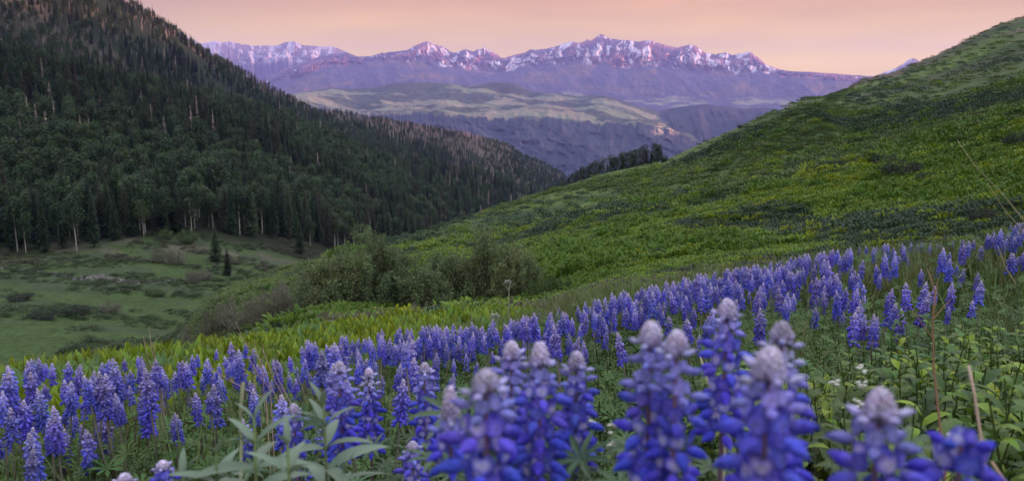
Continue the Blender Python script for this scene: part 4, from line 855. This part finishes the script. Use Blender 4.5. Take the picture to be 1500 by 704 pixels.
def floret(b, age, hi=True):
    """one pea flower along +X from its stalk: paired wings over a keel, a folded-back banner with a white eye; age 0 = open, 1 = young and pale"""
    mixt = lambda p, q, t: tuple(p[i] + (q[i] - p[i]) * t for i in range(3)); B0 = (.066, .070, .62) if hi else BLUE; V0 = (.17, .15, .67) if hi else VIOL; wing = mixt(B0, V0, min(1, age * 1.2)); wing = mixt(wing, (.74, .68, .84) if hi else PALE, max(0, age - .45) * 1.8); k = 1 - .25 * age
    wing = jit(wing, .14); ban = mixt(B0, PALE, .08 + .6 * age); dr = rnd(-.42, -.08)
    b.tube([(0, 0, 0), (.008, 0, .0015)], [.0007, .0008], 3, (.10, .06, .12), cap=False)
    cd, sd = math.cos(dr), math.sin(dr)
    if hi:
        nu, nv = 10, 7; vs = []; cs = []
        for i in range(nv + 1):
            t = i / nv; x = .0165 * k * t; wd = .0040 * math.sin(math.pi * min(1, .08 + t * .92)) ** .7 * (1.0 if t < .7 else 1.0 - (t - .7) * 1.1) * k; hh_ = .0050 * math.sin(math.pi * min(1, .06 + .94 * t)) ** .8 * k
            for j in range(nu):
                q = 6.283 * j / nu; yy = wd * math.sin(q); zz = hh_ * math.cos(q) + .0016 * math.sin(t * 2.6) - .0015 * t
                if math.cos(q) > .8: zz -= .0014 * math.sin(math.pi * t)            # the seam between the two wings
                x1 = x + (.0016 * math.cos(q) * t); vs.append((.0062 + x1 * cd - zz * sd, yy, -.001 + x1 * sd + zz * cd))
                cc = mixt(mixt(PALE, wing, .75), wing, min(1, t * 2.6)); cc = mixt(cc, DEEP, max(0, t - .72) * 2.2 + (.35 if math.cos(q) < -.6 else 0)); cs.append(cc)
        b.add(vs, [(i * nu + j, i * nu + (j + 1) % nu, (i + 1) * nu + (j + 1) % nu, (i + 1) * nu + j) for i in range(nv) for j in range(nu)], cs)
    else: ell(b, (.0145 * k, 0, -.0022), (.0084 * k, .0034, .0043), dr, wing, 5, 3, tip=mixt(wing, DEEP, .6))
    s_ = .0118 * (1 - .3 * age); w_ = .0072 * (1 - .35 * age); x0 = .0068; tl = rnd(-.25, .25)
    eye = mixt((.86, .82, .92), PALE, .2) if random.random() < .4 else mixt(wing, PALE, .35)
    vs = [(x0, 0, .0005), (x0 + .002, 0, s_ * .5), (x0 + .0022, 0, s_), (x0 - .001, w_ * .8, s_ * .3), (x0 - .0022, w_, s_ * .72), (x0 - .001, w_ * .5, s_ * 1.12), (x0 - .001, -w_ * .8, s_ * .3), (x0 - .0022, -w_, s_ * .72), (x0 - .001, -w_ * .5, s_ * 1.12)]
    vs = [(p[0] + tl * p[2] * .5, p[1], p[2]) for p in vs]
    b.add(vs, [(0, 1, 3), (1, 4, 3), (1, 5, 4), (1, 2, 5), (0, 6, 1), (1, 6, 7), (1, 7, 8), (1, 8, 2)], [ban, eye, wing, wing, wing, wing, wing, wing, wing])
def floret_mesh(seed, age, hi=True):
    random.seed(seed); b = MB(); floret(b, age, hi); m_ = b.mesh('lupine_floret', True); m_.materials.append(M_petal); return m_
FL = {a_: [floret_mesh(80 + i + int(a_ * 10), a_) for i in range(5)] for a_ in (0, .3, .6, .85)}
def bud_tip(seed, Ls=.03, r=.011):
    random.seed(seed); b = MB(); n = 34
    for i in range(n):
        t = i / n; a = i * 2.4; rr = r * min(1, 1.25 * (1 - t)) ** .5 * .9; c_ = BUD if t > .35 else (.50, .43, .60); c_ = jit(c_, .15)
        bb = MB(); ell(bb, (0, 0, 0), (.0052 * (1.2 - .5 * t), .0028, .0028), .8, c_, 5, 3)
        ca, sa = math.cos(a), math.sin(a); b.add([(ca * (v[0] + rr) - sa * v[1], sa * (v[0] + rr) + ca * v[1], v[2] + Ls * t) for v in bb.v], bb.f, bb.c)
    m_ = b.mesh('lupine_bud_tip', True); m_.materials.append(M_petal); return m_
def axis_stem(h, r0=.0032, lean=0, col=(.13, .07, .10)):
    b = MB(); b.tube([(0, 0, 0), (lean * .3, 0, h * .5), (lean, 0, h)], [r0 * 1.25, r0, r0 * .45], 6, [(.08, .11, .04)] * 6 + [col] * 12); m_ = b.mesh('lupine_stem'); m_.materials.append(M_stem); return m_
LEAFM = []
for sd in (1, 2, 3):
    random.seed(sd + 600); b = MB()
    b.tube([(0, 0, 0), (.05, 0, .03), (.085, 0, .04)], [.0014, .0012, .001], 4, (.09, .12, .05), cap=False)
    c0 = np.array((.085, 0, .04))
    for i in range(8):
        t = 6.283 * i / 8 + .2; b.leaf(c0, (math.cos(t), math.sin(t), .45), .042 * rnd(.85, 1.1), .0062, jit((.10, .15, .085), .12), .3, .45, 4)
    m_ = b.mesh('lupine_leaf', False); m_.materials.append(M_leaf); LEAFM.append(m_)
def hero(u, v, r, Lsp, label, wsc=1.0, tip=True, gap=1.0, ages=(0, .3, .6, .85), budtop=.019, lean=0.0, skip=0.0, seed=0):
    budtop *= .78
    random.seed(900 + seed); x, y, zt = P(u, v, r); zg = float(H(x, y)); h = zt - zg
    e = link('lupine', None, loc=(x, y, zg), rot=(lean, 0, rnd(0, 6.28))); tag(e, label, 'lupine', 'large lupines in the immediate foreground')
    link('stem', axis_stem(h - (budtop if tip else 0) * .6), parent=e)
    if tip: link('bud_tip', bud_tip(seed, budtop, .0060 * wsc), parent=e, loc=(0, 0, h - budtop))
    z = h - budtop - .002 if tip else h; z0 = z; k = 0
    while z > h - Lsp:
        t = (z0 - z) / max(.02, Lsp - budtop); n = 5 if t < .5 else 6; age = ages[3] if t < .09 else ages[2] if t < .22 else ages[1] if t < .42 else ages[0]
        ssc = wsc * (.70 + .42 * min(1, t * 4.0)); a0 = rnd(0, 6.28)
        for j in range(n):
            if random.random() < skip: continue
            a = a0 + 6.283 * j / n + rnd(-.15, .15); tilt = .55 * (1 - min(1, t * 2.2)) + rnd(-.15, .15) - .12
            link('floret', random.choice(FL[age]), parent=e, loc=(.0042 * wsc * math.cos(a), .0042 * wsc * math.sin(a), z + rnd(-.003, .003)), rot=(rnd(-.15, .15), -tilt, a), scale=(1.0 * ssc * rnd(.85, 1.12), .98 * ssc, .98 * ssc))
        z -= (.0125 + .0055 * min(1, t * 3)) * gap * wsc
    for j in range(9):
        zz = h * rnd(.35, .93) if j > 3 else (h - Lsp) * rnd(.85, .99); zz = min(zz, h - Lsp - .03 - .01 * j); a = j * 2.4 + rnd(-.4, .4)
        link('leaf', LEAFM[j % 3], parent=e, loc=(0, 0, zz), rot=(0, -rnd(.0, .5), a), scale=rnd(.8, 1.15))
    return e
hero(1128, 512, .50, .15, 'largest very close lupine at lower right centre, pale bud top over deep blue whorls', 1.22, budtop=.022, seed=1)
hero(1146, 474, .66, .17, 'lupine standing just behind and right of the largest close one', 1.08, seed=2)
hero(1066, 440, .78, .15, 'tall slender deep blue lupine rising between the two biggest close groups', 1.05, budtop=.020, seed=3, gap=1.1)
hero(954, 474, .60, .17, 'left lupine of the close pair at right of centre, loose whorls', 1.0, seed=4, gap=1.15)
hero(992, 487, .58, .16, 'right lupine of the close pair with grey bud head and red-brown stem', .95, seed=5, gap=1.2, skip=.12)
hero(1291, 572, .52, .12, 'close lupine at the bottom right with pale lilac head', 1.2, budtop=.022, seed=6)
hero(712, 545, .54, .13, 'widest close lupine of the left foreground cluster, cut by the frame bottom', 1.2, budtop=.015, seed=7)
hero(749, 502, .76, .14, 'lupine at the back of the left foreground cluster with pale bud top', 1.0, seed=8)
hero(791, 503, .70, .13, 'lupine with grey woolly bud head in the middle of the left foreground cluster', 1.05, seed=9, budtop=.024)
hero(845, 517, .80, .13, 'rightmost lupine of the left foreground cluster', 1.0, seed=10)
hero(659, 568, .66, .075, 'young thin lupine with grey bud head at the left edge of the foreground cluster', .8, seed=11, budtop=.034, skip=.25)
hero(1408, 652, .56, .028, 'topless deep blue lupine whorl near the bottom right corner', 1.15, tip=False, seed=12, ages=(0, 0, 0, 0))
hero(604, 648, 1.10, .10, 'short upright lupine at the bottom edge left of the foreground cluster', 1.0, seed=13, budtop=.012)
hero(497, 530, 1.25, .16, 'tall pale-topped lupine behind the grey-green leaves', 1.15, seed=14)
hero(430, 592, 1.35, .10, 'lupine just left of the tall pale-topped one', 1.05, seed=15)
hero(540, 540, 1.5, .17, 'tall lupine to the right of the tall pale-topped one', 1.1, seed=16)
hero(622, 532, 1.4, .17, 'full blue lupine above the bottom-edge short one', 1.2, seed=17)
hero(238, 676, 1.15, .06, 'violet lupine head cut by the bottom edge at left', 1.0, seed=18, budtop=.012)
hero(182, 695, 1.1, .05, 'pale lupine head barely showing at the bottom left edge', 1.0, seed=19, budtop=.012)
# lupines of the field: a spike, a stem and a whorl of leaves each
def spike_mesh(seed, Ls=.12, pale=.3):
    random.seed(seed); b = MB(); nw = int(Ls / .0100); fl = {a_: None for a_ in (0, .3, .6, .85)}
    for a_ in fl: q = MB(); floret(q, a_, False); fl[a_] = q
    for w_ in range(nw):
        t = w_ / nw; z = -Ls * t - .012 + rnd(-.003, .003); age = .85 if t < .14 + pale * .14 else .6 if t < .3 + pale * .3 else .3 if t < .6 + pale * .3 else 0; ssc = (.62 + .45 * min(1, t * 5)) * rnd(.82, 1.12); a0 = rnd(0, 6)
        tw = rnd(-.004, .004)
        for j in range(6):
            if random.random() < .10 + .25 * max(0, t - .75) * 4 * .5: continue
            a = a0 + 1.047 * j + rnd(-.2, .2); s_ = 1.12 * ssc * rnd(.8, 1.2); ti = .5 * (1 - min(1, t * 2)) - .1; q = fl[age]; ca, sa, ct, st_ = math.cos(a), math.sin(a), math.cos(ti), math.sin(ti); kk_ = rnd(.8, 1.2); vs = []
            for p in q.v:
                X1, Z1 = p[0] * ct - p[2] * st_, p[0] * st_ + p[2] * ct; X1 *= s_; Y1 = p[1] * s_; vs.append((ca * X1 - sa * Y1, sa * X1 + ca * Y1, Z1 * s_ + z))
            b.add(vs, q.f, [tuple(c_ * kk_ for c_ in cc) for cc in q.c])
    for i in range(12):
        t = i / 12; a = i * 2.4; bb = MB(); ell(bb, (0, 0, 0), (.006, .0032, .0032), .9, jit(BUD if t > .3 else PALE, .15), 4, 3); rr = .006 * (1 - t); ca, sa = math.cos(a), math.sin(a)
        b.add([(ca * (v[0] + rr) - sa * v[1], sa * (v[0] + rr) + ca * v[1], v[2] - .014 + .022 * t) for v in bb.v], bb.f, bb.c)
    m_ = b.mesh('lupine_spike', True); m_.materials.append(M_petal); return m_
SPK = [spike_mesh(700 + i, L_, p_) for i, (L_, p_) in enumerate(((.10, .1), (.13, .3), (.115, .0), (.14, .6), (.09, .4), (.12, .9)))]
SPL = [.10, .13, .115, .14, .09, .12]
STM = []
for hh in (1.0,):
    b = MB(); b.tube([(0, 0, 0), (0, 0, .5), (0, 0, 1.0)], [.004, .0035, .002], 4, (.10, .09, .06)); m_ = b.mesh('lupine_stem'); m_.materials.append(M_stem); STM.append(m_)
WH = []
for sd in range(3):
    m_ = lup_leaves(640 + sd, 9, .30, .10, (.085, .14, .052), .040); m_.name = 'lupine_leaf_whorl'; m_.materials.append(M_leaf); WH.append(m_)
def inpoly(px, py, poly):
    c_ = np.zeros(len(px), bool); j = len(poly) - 1
    for i in range(len(poly)):
        xi, yi = poly[i]; xj, yj = poly[j]
        c_ ^= ((yi > py) != (yj > py)) & (px < (xj - xi) * (py - yi) / (yj - yi + 1e-9) + xi); j = i
    return c_
zones = [([(-60, 560), (0, 545), (60, 522), (260, 525), (300, 508), (360, 503), (430, 525), (400, 600), (330, 640), (200, 615), (110, 650), (-60, 640)], 52, 'on the left side of the meadow'),
         ([(370, 545), (430, 512), (480, 492), (600, 478), (700, 478), (690, 530), (650, 580), (630, 650), (560, 620), (480, 660), (400, 650), (360, 600)], 105, 'in the dense patch left of the foreground cluster'),
         ([(540, 492), (640, 476), (770, 462), (900, 430), (900, 470), (860, 530), (780, 520), (700, 512), (640, 505)], 62, 'in the centre of the flower band'),
         ([(900, 430), (1000, 405), (1120, 385), (1180, 372), (1180, 450), (1100, 455), (1000, 485), (900, 505)], 58, 'in the flower band right of centre'),
         ([(1180, 372), (1240, 360), (1340, 354), (1440, 350), (1440, 440), (1320, 470), (1180, 462)], 54, 'on the right-hand rise of the flower band'),
         ([(1440, 345), (1500, 322), (1560, 310), (1560, 370), (1500, 375), (1420, 400)], 75, 'at the far right above the leafy bank'),
         ([(640, 505), (1000, 485), (1250, 470), (1200, 520), (900, 560), (860, 520), (640, 600)], 3.0, 'scattered in the green below the flower band'),
         ([(-40, 640), (130, 640), (120, 704), (-40, 704)], 10, 'in the bottom left corner')]
RNG2 = np.random.default_rng(5); cand = []
NC = 26000; a = RNG2.uniform(rad(-40), rad(40), NC); r = np.sqrt(RNG2.uniform(1.25 ** 2, 12.5 ** 2, NC)); x = r * np.sin(a); y = r * np.cos(a); z = H(x, y); h = RNG2.uniform(.34, .60, NC) * (1 + .0 * r)
area = .5 * rad(80) * (12.5 ** 2 - 1.25 ** 2); base_d = NC / area; u_, v_, _ = proj(x, y, z + h); clump = sst(.46, .60, .55 * vn(x / .45, y / .45, 500) + .45 * vn(x / 1.5, y / 1.5, 501)) * 1.45 + .10 + .5 * sst(-.50, -.53, -(-a)) * 0 + .45 * (a < rad(-30.5)); tk_ = RNG2.random(NC)
rest_ = []
for poly, d, txt in zones:
    k = inpoly(u_, v_, poly) & (tk_ < d * clump / base_d * np.interp(r, [1, 3, 6, 10], [1.15, 1, .8, .6]))
    for i in np.nonzero(k)[0]: cand.append((h[i] / r[i], i, txt))
cand.sort(reverse=True); print('lupines', len(cand))
for n_, (_, i, txt) in enumerate(cand):
    if n_ >= 281: rest_.append(i); continue
    random.seed(3000 + n_); v_i = random.randrange(6); s_ = rnd(.5, 1.05) * (1.12 if r[i] > 4 else .92 if r[i] < 2.2 else 1.0); hh = float(h[i]); pale = v_i in (3, 5)
    lean_x = random.gauss(0, .10); hx = 'tall ' if hh > .53 else 'short ' if hh < .43 else 'middling '; lx = 'leaning left ' if lean_x < -.06 else 'leaning right ' if lean_x > .06 else 'standing upright '
    txt2 = hx + ('deep blue lupine ', 'blue lupine ', 'dark violet-blue lupine ', 'pale-tipped lupine ', 'stubby blue lupine ', 'lilac-topped lupine ')[v_i] + lx
    e = link('lupine', None, loc=(float(x[i]), float(y[i]), float(z[i])), rot=(rnd(-.1, .1), lean_x, 0)); tag(e, txt2 + txt, 'lupine', txt2 + txt)
    link('flower_spike', SPK[v_i], parent=e, loc=(0, 0, hh), scale=s_, rot=(0, 0, rnd(0, 6.28))); link('stem', STM[0], parent=e, scale=(1, 1, hh - .01)); link('leaves', WH[n_ % 3], parent=e, scale=rnd(.8, 1.1), rot=(0, 0, rnd(0, 6.28)))
ri = np.array(rest_, int)
SPF = []
for i, m_ in enumerate(SPK):
    q = m_.copy(); co = np.empty(len(q.vertices) * 3, np.float32); q.vertices.foreach_get('co', co); co = co.reshape(-1, 3) * 1.15; co[:, 2] += .5; q.vertices.foreach_set('co', co.ravel()); SPF.append(q)
if len(ri): scatter('lupine_field', SPF, x[ri], y[ri], z[ri], RNG2.integers(0, 6, len(ri)), h[ri] / .5, RNG2.uniform(0, 6.28, len(ri)), RNG2.uniform(0, .12, len(ri)), M_petal, 'small far lupine spikes along the back of the flower band')

# ------------------------------------------------------------------ broad-leaved plants, stalks and small flowers in front
M_bleaf = leafy('grey_green_leaf', .45, .4, .25, .1, .01)
BL = []
for sd in range(3):
    random.seed(1200 + sd); b = MB(); b.leaf((0, 0, 0), (1, 0, .25), .066 * rnd(.92, 1.1), .0135, (.14, .205, .125), rnd(.2, .45), .35, 7, tipc=(.19, .26, .17)); m_ = b.mesh('leaf_blade', True); m_.materials.append(M_bleaf); BL.append(m_)
def leafplant(u, v, r, lean, label, pairs=6, seed=0, vert=0.0):
    random.seed(seed + 40); x, y, z = P(u, v, r); zg = float(H(x, y)); h = z - zg; b = MB(); b.tube([(0, 0, 0), (lean * .4, 0, h * .6), (lean, 0, h)], [.0035, .0028, .0015], 6, [(.06, .05, .04)] * 12 + [(.14, .2, .06)] * 6); sm = b.mesh('plant_stem'); sm.materials.append(M_stem)
    e = link('leafy_plant', None, loc=(x - lean, y, zg)); tag(e, label, 'leafy plant', 'grey-green broad-leaved plants in the foreground'); link('stem', sm, parent=e)
    for j in range(pairs):
        t = j / pairs; zz = h - .004 - t * .15 - .018 * j * .35; q0 = j * 1.4 + seed; sz = .45 + .75 * min(1, t * 2.6 + .1)
        for s_ in range(3 if j else 2):
            link('leaf', BL[(j + s_) % 3], parent=e, loc=(lean * (zz / h) ** 2, 0, zz), rot=(rnd(-.3, .3), -(1.1 - 1.15 * min(1, t * 2.5 + .15)) - vert + rnd(-.15, .15), q0 + s_ * 2.09 + rnd(-.3, .3)), scale=sz * rnd(.9, 1.15))
leafplant(372, 612, .92, .01, 'upright grey-green leafy plant second from left among the bottom broad leaves', 7, 1)
leafplant(421, 648, .82, .0, 'grey-green leafy plant in the middle with the widest pale leaves', 6, 2)
leafplant(474, 590, .98, .0, 'tallest grey-green leafy plant standing before the tall pale-topped lupine', 7, 3, .2)
leafplant(316, 662, .92, .01, 'leftmost grey-green leafy plant at the bottom edge', 6, 4)
leafplant(505, 690, .95, .0, 'low grey-green leafy plant at the bottom right of the group', 4, 5)
leafplant(268, 694, .95, .0, 'small grey-green leafy plant left of the group, mostly below the frame', 4, 6)
M_dry = leafy('dry_stalk', .8, .15, 0, .1, .01)
def stalk(pts, r0, r1, label, cat='dry stalk', name='dry_stalk', col=(.33, .24, .15), twigs=0, group=None, seed=0, foot=True):
    random.seed(seed); W_ = [P(*p) for p in pts]; b = MB()
    if foot: x, y, z = W_[-1]; W_.append((x, y, float(H(x, y)) - .02))
    O_ = np.array(W_[-1]); W_ = [np.array(q) - O_ for q in W_][::-1]
    b.tube(W_, list(np.linspace(r0, r1, len(W_))), 5, jit(col, .05))
    for k in range(twigs):
        i = random.randrange(max(1, len(W_) // 3), len(W_) - 1) if len(W_) > 3 else 1; p = W_[i] + (W_[min(i + 1, len(W_) - 1)] - W_[i]) * rnd(0, 1); d = np.array((rnd(-1, 1), rnd(-.4, .4), rnd(.3, 1))) * rnd(.02, .05) * (r0 / .0015)
        b.tube([p, p + d * .6, p + d], [r1 * .8, r1 * .6, r1 * .3], 3, jit(col, .1))
    m_ = b.mesh('stalk'); m_.materials.append(M_dry); return tag(link(name, m_, loc=O_), label, cat, group)
stalk([(1419, 534, .95), (1428, 580, .94), (1437, 640, .93), (1447, 702, .92)], .0016, .0014, 'straight pale beige broken stalk near the bottom right corner', col=(.50, .37, .27))
stalk([(1371, 424, 1.3), (1366, 470, 1.3), (1368, 540, 1.29), (1372, 580, 1.28), (1385, 690, 1.25)], .0022, .0012, 'reddish-brown upright branching stalk left of the beige one', twigs=5, col=(.27, .15, .09), seed=3)
stalk([(1453, 676, .9), (1462, 690, .9), (1475, 706, .9)], .0016, .0016, 'short bent beige stalk at the bottom edge beside the corner', col=(.40, .28, .18))
stalk([(1402, 205, 1.7), (1430, 245, 1.7), (1465, 280, 1.7), (1508, 332, 1.7), (1560, 420, 1.7)], .0011, .0004, 'long thin arching grass stem crossing the right hillside', name='wild_grass', cat='grass stem', col=(.30, .28, .14), foot=True)
stalk([(1446, 268, 1.8), (1470, 305, 1.8), (1496, 336, 1.8), (1530, 390, 1.8), (1570, 470, 1.8)], .0011, .0004, 'second arching grass stem nearer the right edge', name='wild_grass', cat='grass stem', col=(.30, .26, .14))
stalk([(1462, 360, 1.9), (1472, 390, 1.9), (1488, 415, 1.9)], .0012, .0008, 'short bent stem above the leafy bank at right', name='wild_grass', cat='grass stem', col=(.30, .27, .16), foot=False)
stalk([(356, 560, 1.2), (352, 600, 1.2), (354, 650, 1.2), (352, 706, 1.15)], .003, .0028, 'tall pale green grass spike before the leafy plants', name='grass_spike', cat='grass', col=(.26, .28, .15))
stalk([(1026, 522, 1.1), (1037, 560, 1.08), (1052, 610, 1.05), (1062, 650, 1.0)], .0016, .001, 'bent beige grass blade between the close lupines', col=(.42, .36, .24), name='wild_grass', cat='grass')
stalk([(772, 605, 1.0), (776, 650, 1.0), (781, 700, .98)], .0022, .0018, 'reddish dry stalk between the foreground lupines', col=(.34, .19, .12), twigs=2)
for i, (u, v, u2, v2, r) in enumerate(((372, 505, 408, 588, 2.2), (385, 512, 420, 590, 2.2), (398, 525, 425, 588, 2.2), (362, 520, 396, 570, 2.25), (218, 478, 232, 545, 3.0), (210, 492, 226, 548, 3.0), (225, 500, 236, 552, 2.9), (345, 470, 372, 520, 3.6), (350, 490, 384, 528, 3.4), (300, 535, 390, 585, 2.0), (712, 442, 728, 478, 6), (738, 440, 752, 470, 6.2), (690, 455, 700, 490, 6), (785, 452, 800, 480, 6))):
    stalk([(u, v, r), ((u + u2) / 2 - 3, (v + v2) / 2, r), (u2, v2, r)], .0016, .0007, ['pinkish dry grass stem leaning among the lupines at left', 'pale dry grass stem before the leafy belt', 'dry grass stem at the meadow edge near the willows'][0 if i < 4 or i == 9 else 1 if i < 9 else 2], name='dry_grass', cat='dry grass', col=(.36, .27, .20) if i > 3 else (.42, .28, .27), twigs=4, group='dry grass stems ' + str('left' if i < 4 or i == 9 else 'leafy belt' if i < 9 else 'willows'), seed=i)
# fresh grass tufts at the bottom edge
GT = grass(95, 12, .40, .02, (.13, .19, .09), .0035); GT.materials.append(M_leaf)
for i, (u, v, r) in enumerate(((125, 700, 1.35), (160, 655, 1.5), (80, 700, 1.4), (545, 670, 1.3), (35, 690, 1.5))):
    x, y, z = P(u, v, r); zg = float(H(x, y)); tag(link('grass_tuft', GT, loc=(x, y, zg), rot=(0, 0, i), scale=(1, 1, 1.25)), ['pale grass tuft at the bottom edge left of centre', 'taller pale grass tuft behind the bottom one at left', 'pale grass tuft near the bottom left corner', 'grass tuft beside the short bottom-edge lupine', 'grass tuft in the bottom left corner'][i], 'grass tuft')
# small white pea flowers
M_white = leafy('white_petals', .5, .3, .3, .05, 0)
for i, (u, v, r, lb) in enumerate(((1222, 563, 1.25, 'white pea flower left of the pair in the dark leaves at right'), (1262, 541, 1.3, 'topmost white flower in the dark leaves at right'), (1262, 566, 1.28, 'white flower below the topmost one at right'), (1258, 590, 1.2, 'lowest white flower at right, beside a faded one'), (868, 622, 1.05, 'upper white flower right of the left foreground cluster'), (898, 628, 1.05, 'white flower left of the close pair'), (896, 652, 1.0, 'lower white flower beside the close pair'), (1398, 640, 1.0, 'tiny white flower above the topless lupine whorl'))):
    x, y, z = P(u, v, r); zg = float(H(x, y)); random.seed(i); e = link('white_flower', None, loc=(x, y, zg)); tag(e, lb, 'white flower')
    b = MB(); b.tube([(0, 0, 0), (.01, 0, (z - zg) * .6), (0, 0, z - zg)], [.0015, .0012, .0008], 4, (.09, .13, .05)); sm = b.mesh('flower_stem'); sm.materials.append(M_stem); link('stem', sm, parent=e)
    b = MB()
    for k_ in range(5):
        a_ = k_ * 1.3; d = np.array((math.cos(a_), math.sin(a_), .4)); ell(b, tuple(d * .005 + np.array((0, 0, rnd(-.006, .006)))), (.0042, .0018, .0024), rnd(-.5, .5), (.72, .72, .62), 6, 4)
    pm = b.mesh('white_petals'); pm.materials.append(M_white); link('petals', pm, parent=e, loc=(0, 0, z - zg))
# cow parsnip on the crest
for (u, v, r, s_, lb) in ((744, 412, 11.5, 1.0, 'white-headed cow parsnip rising from the crest before the willow gap'), (725, 462, 8.0, .6, 'small white umbel in the leaves below the parsnip')):
    x, y, z = P(u, v, r); zg = float(H(x, y)); e = link('cow_parsnip', None, loc=(x, y, zg)); tag(e, lb, 'cow parsnip')
    b = MB(); hh = z - zg; b.tube([(0, 0, 0), (.02, 0, hh)], [.012, .006], 5, (.2, .24, .14)); [b.tube([(.01, 0, hh * .8), (.09 * math.cos(k_), .09 * math.sin(k_), hh * .97)], [.004, .003], 3, (.2, .24, .14)) for k_ in range(5)]; sm = b.mesh('parsnip_stem'); sm.materials.append(M_stem); link('stem', sm, parent=e)
    random.seed(5); b = MB(); [ell(b, (rnd(-.045, .045), rnd(-.045, .045), hh + rnd(-.03, .02)), (.011, .011, .007), 0, jit((.34, .36, .28), .15), 5, 3) for _ in range(34)]; pm = b.mesh('umbel'); pm.materials.append(M_white); link('umbel', pm, parent=e)
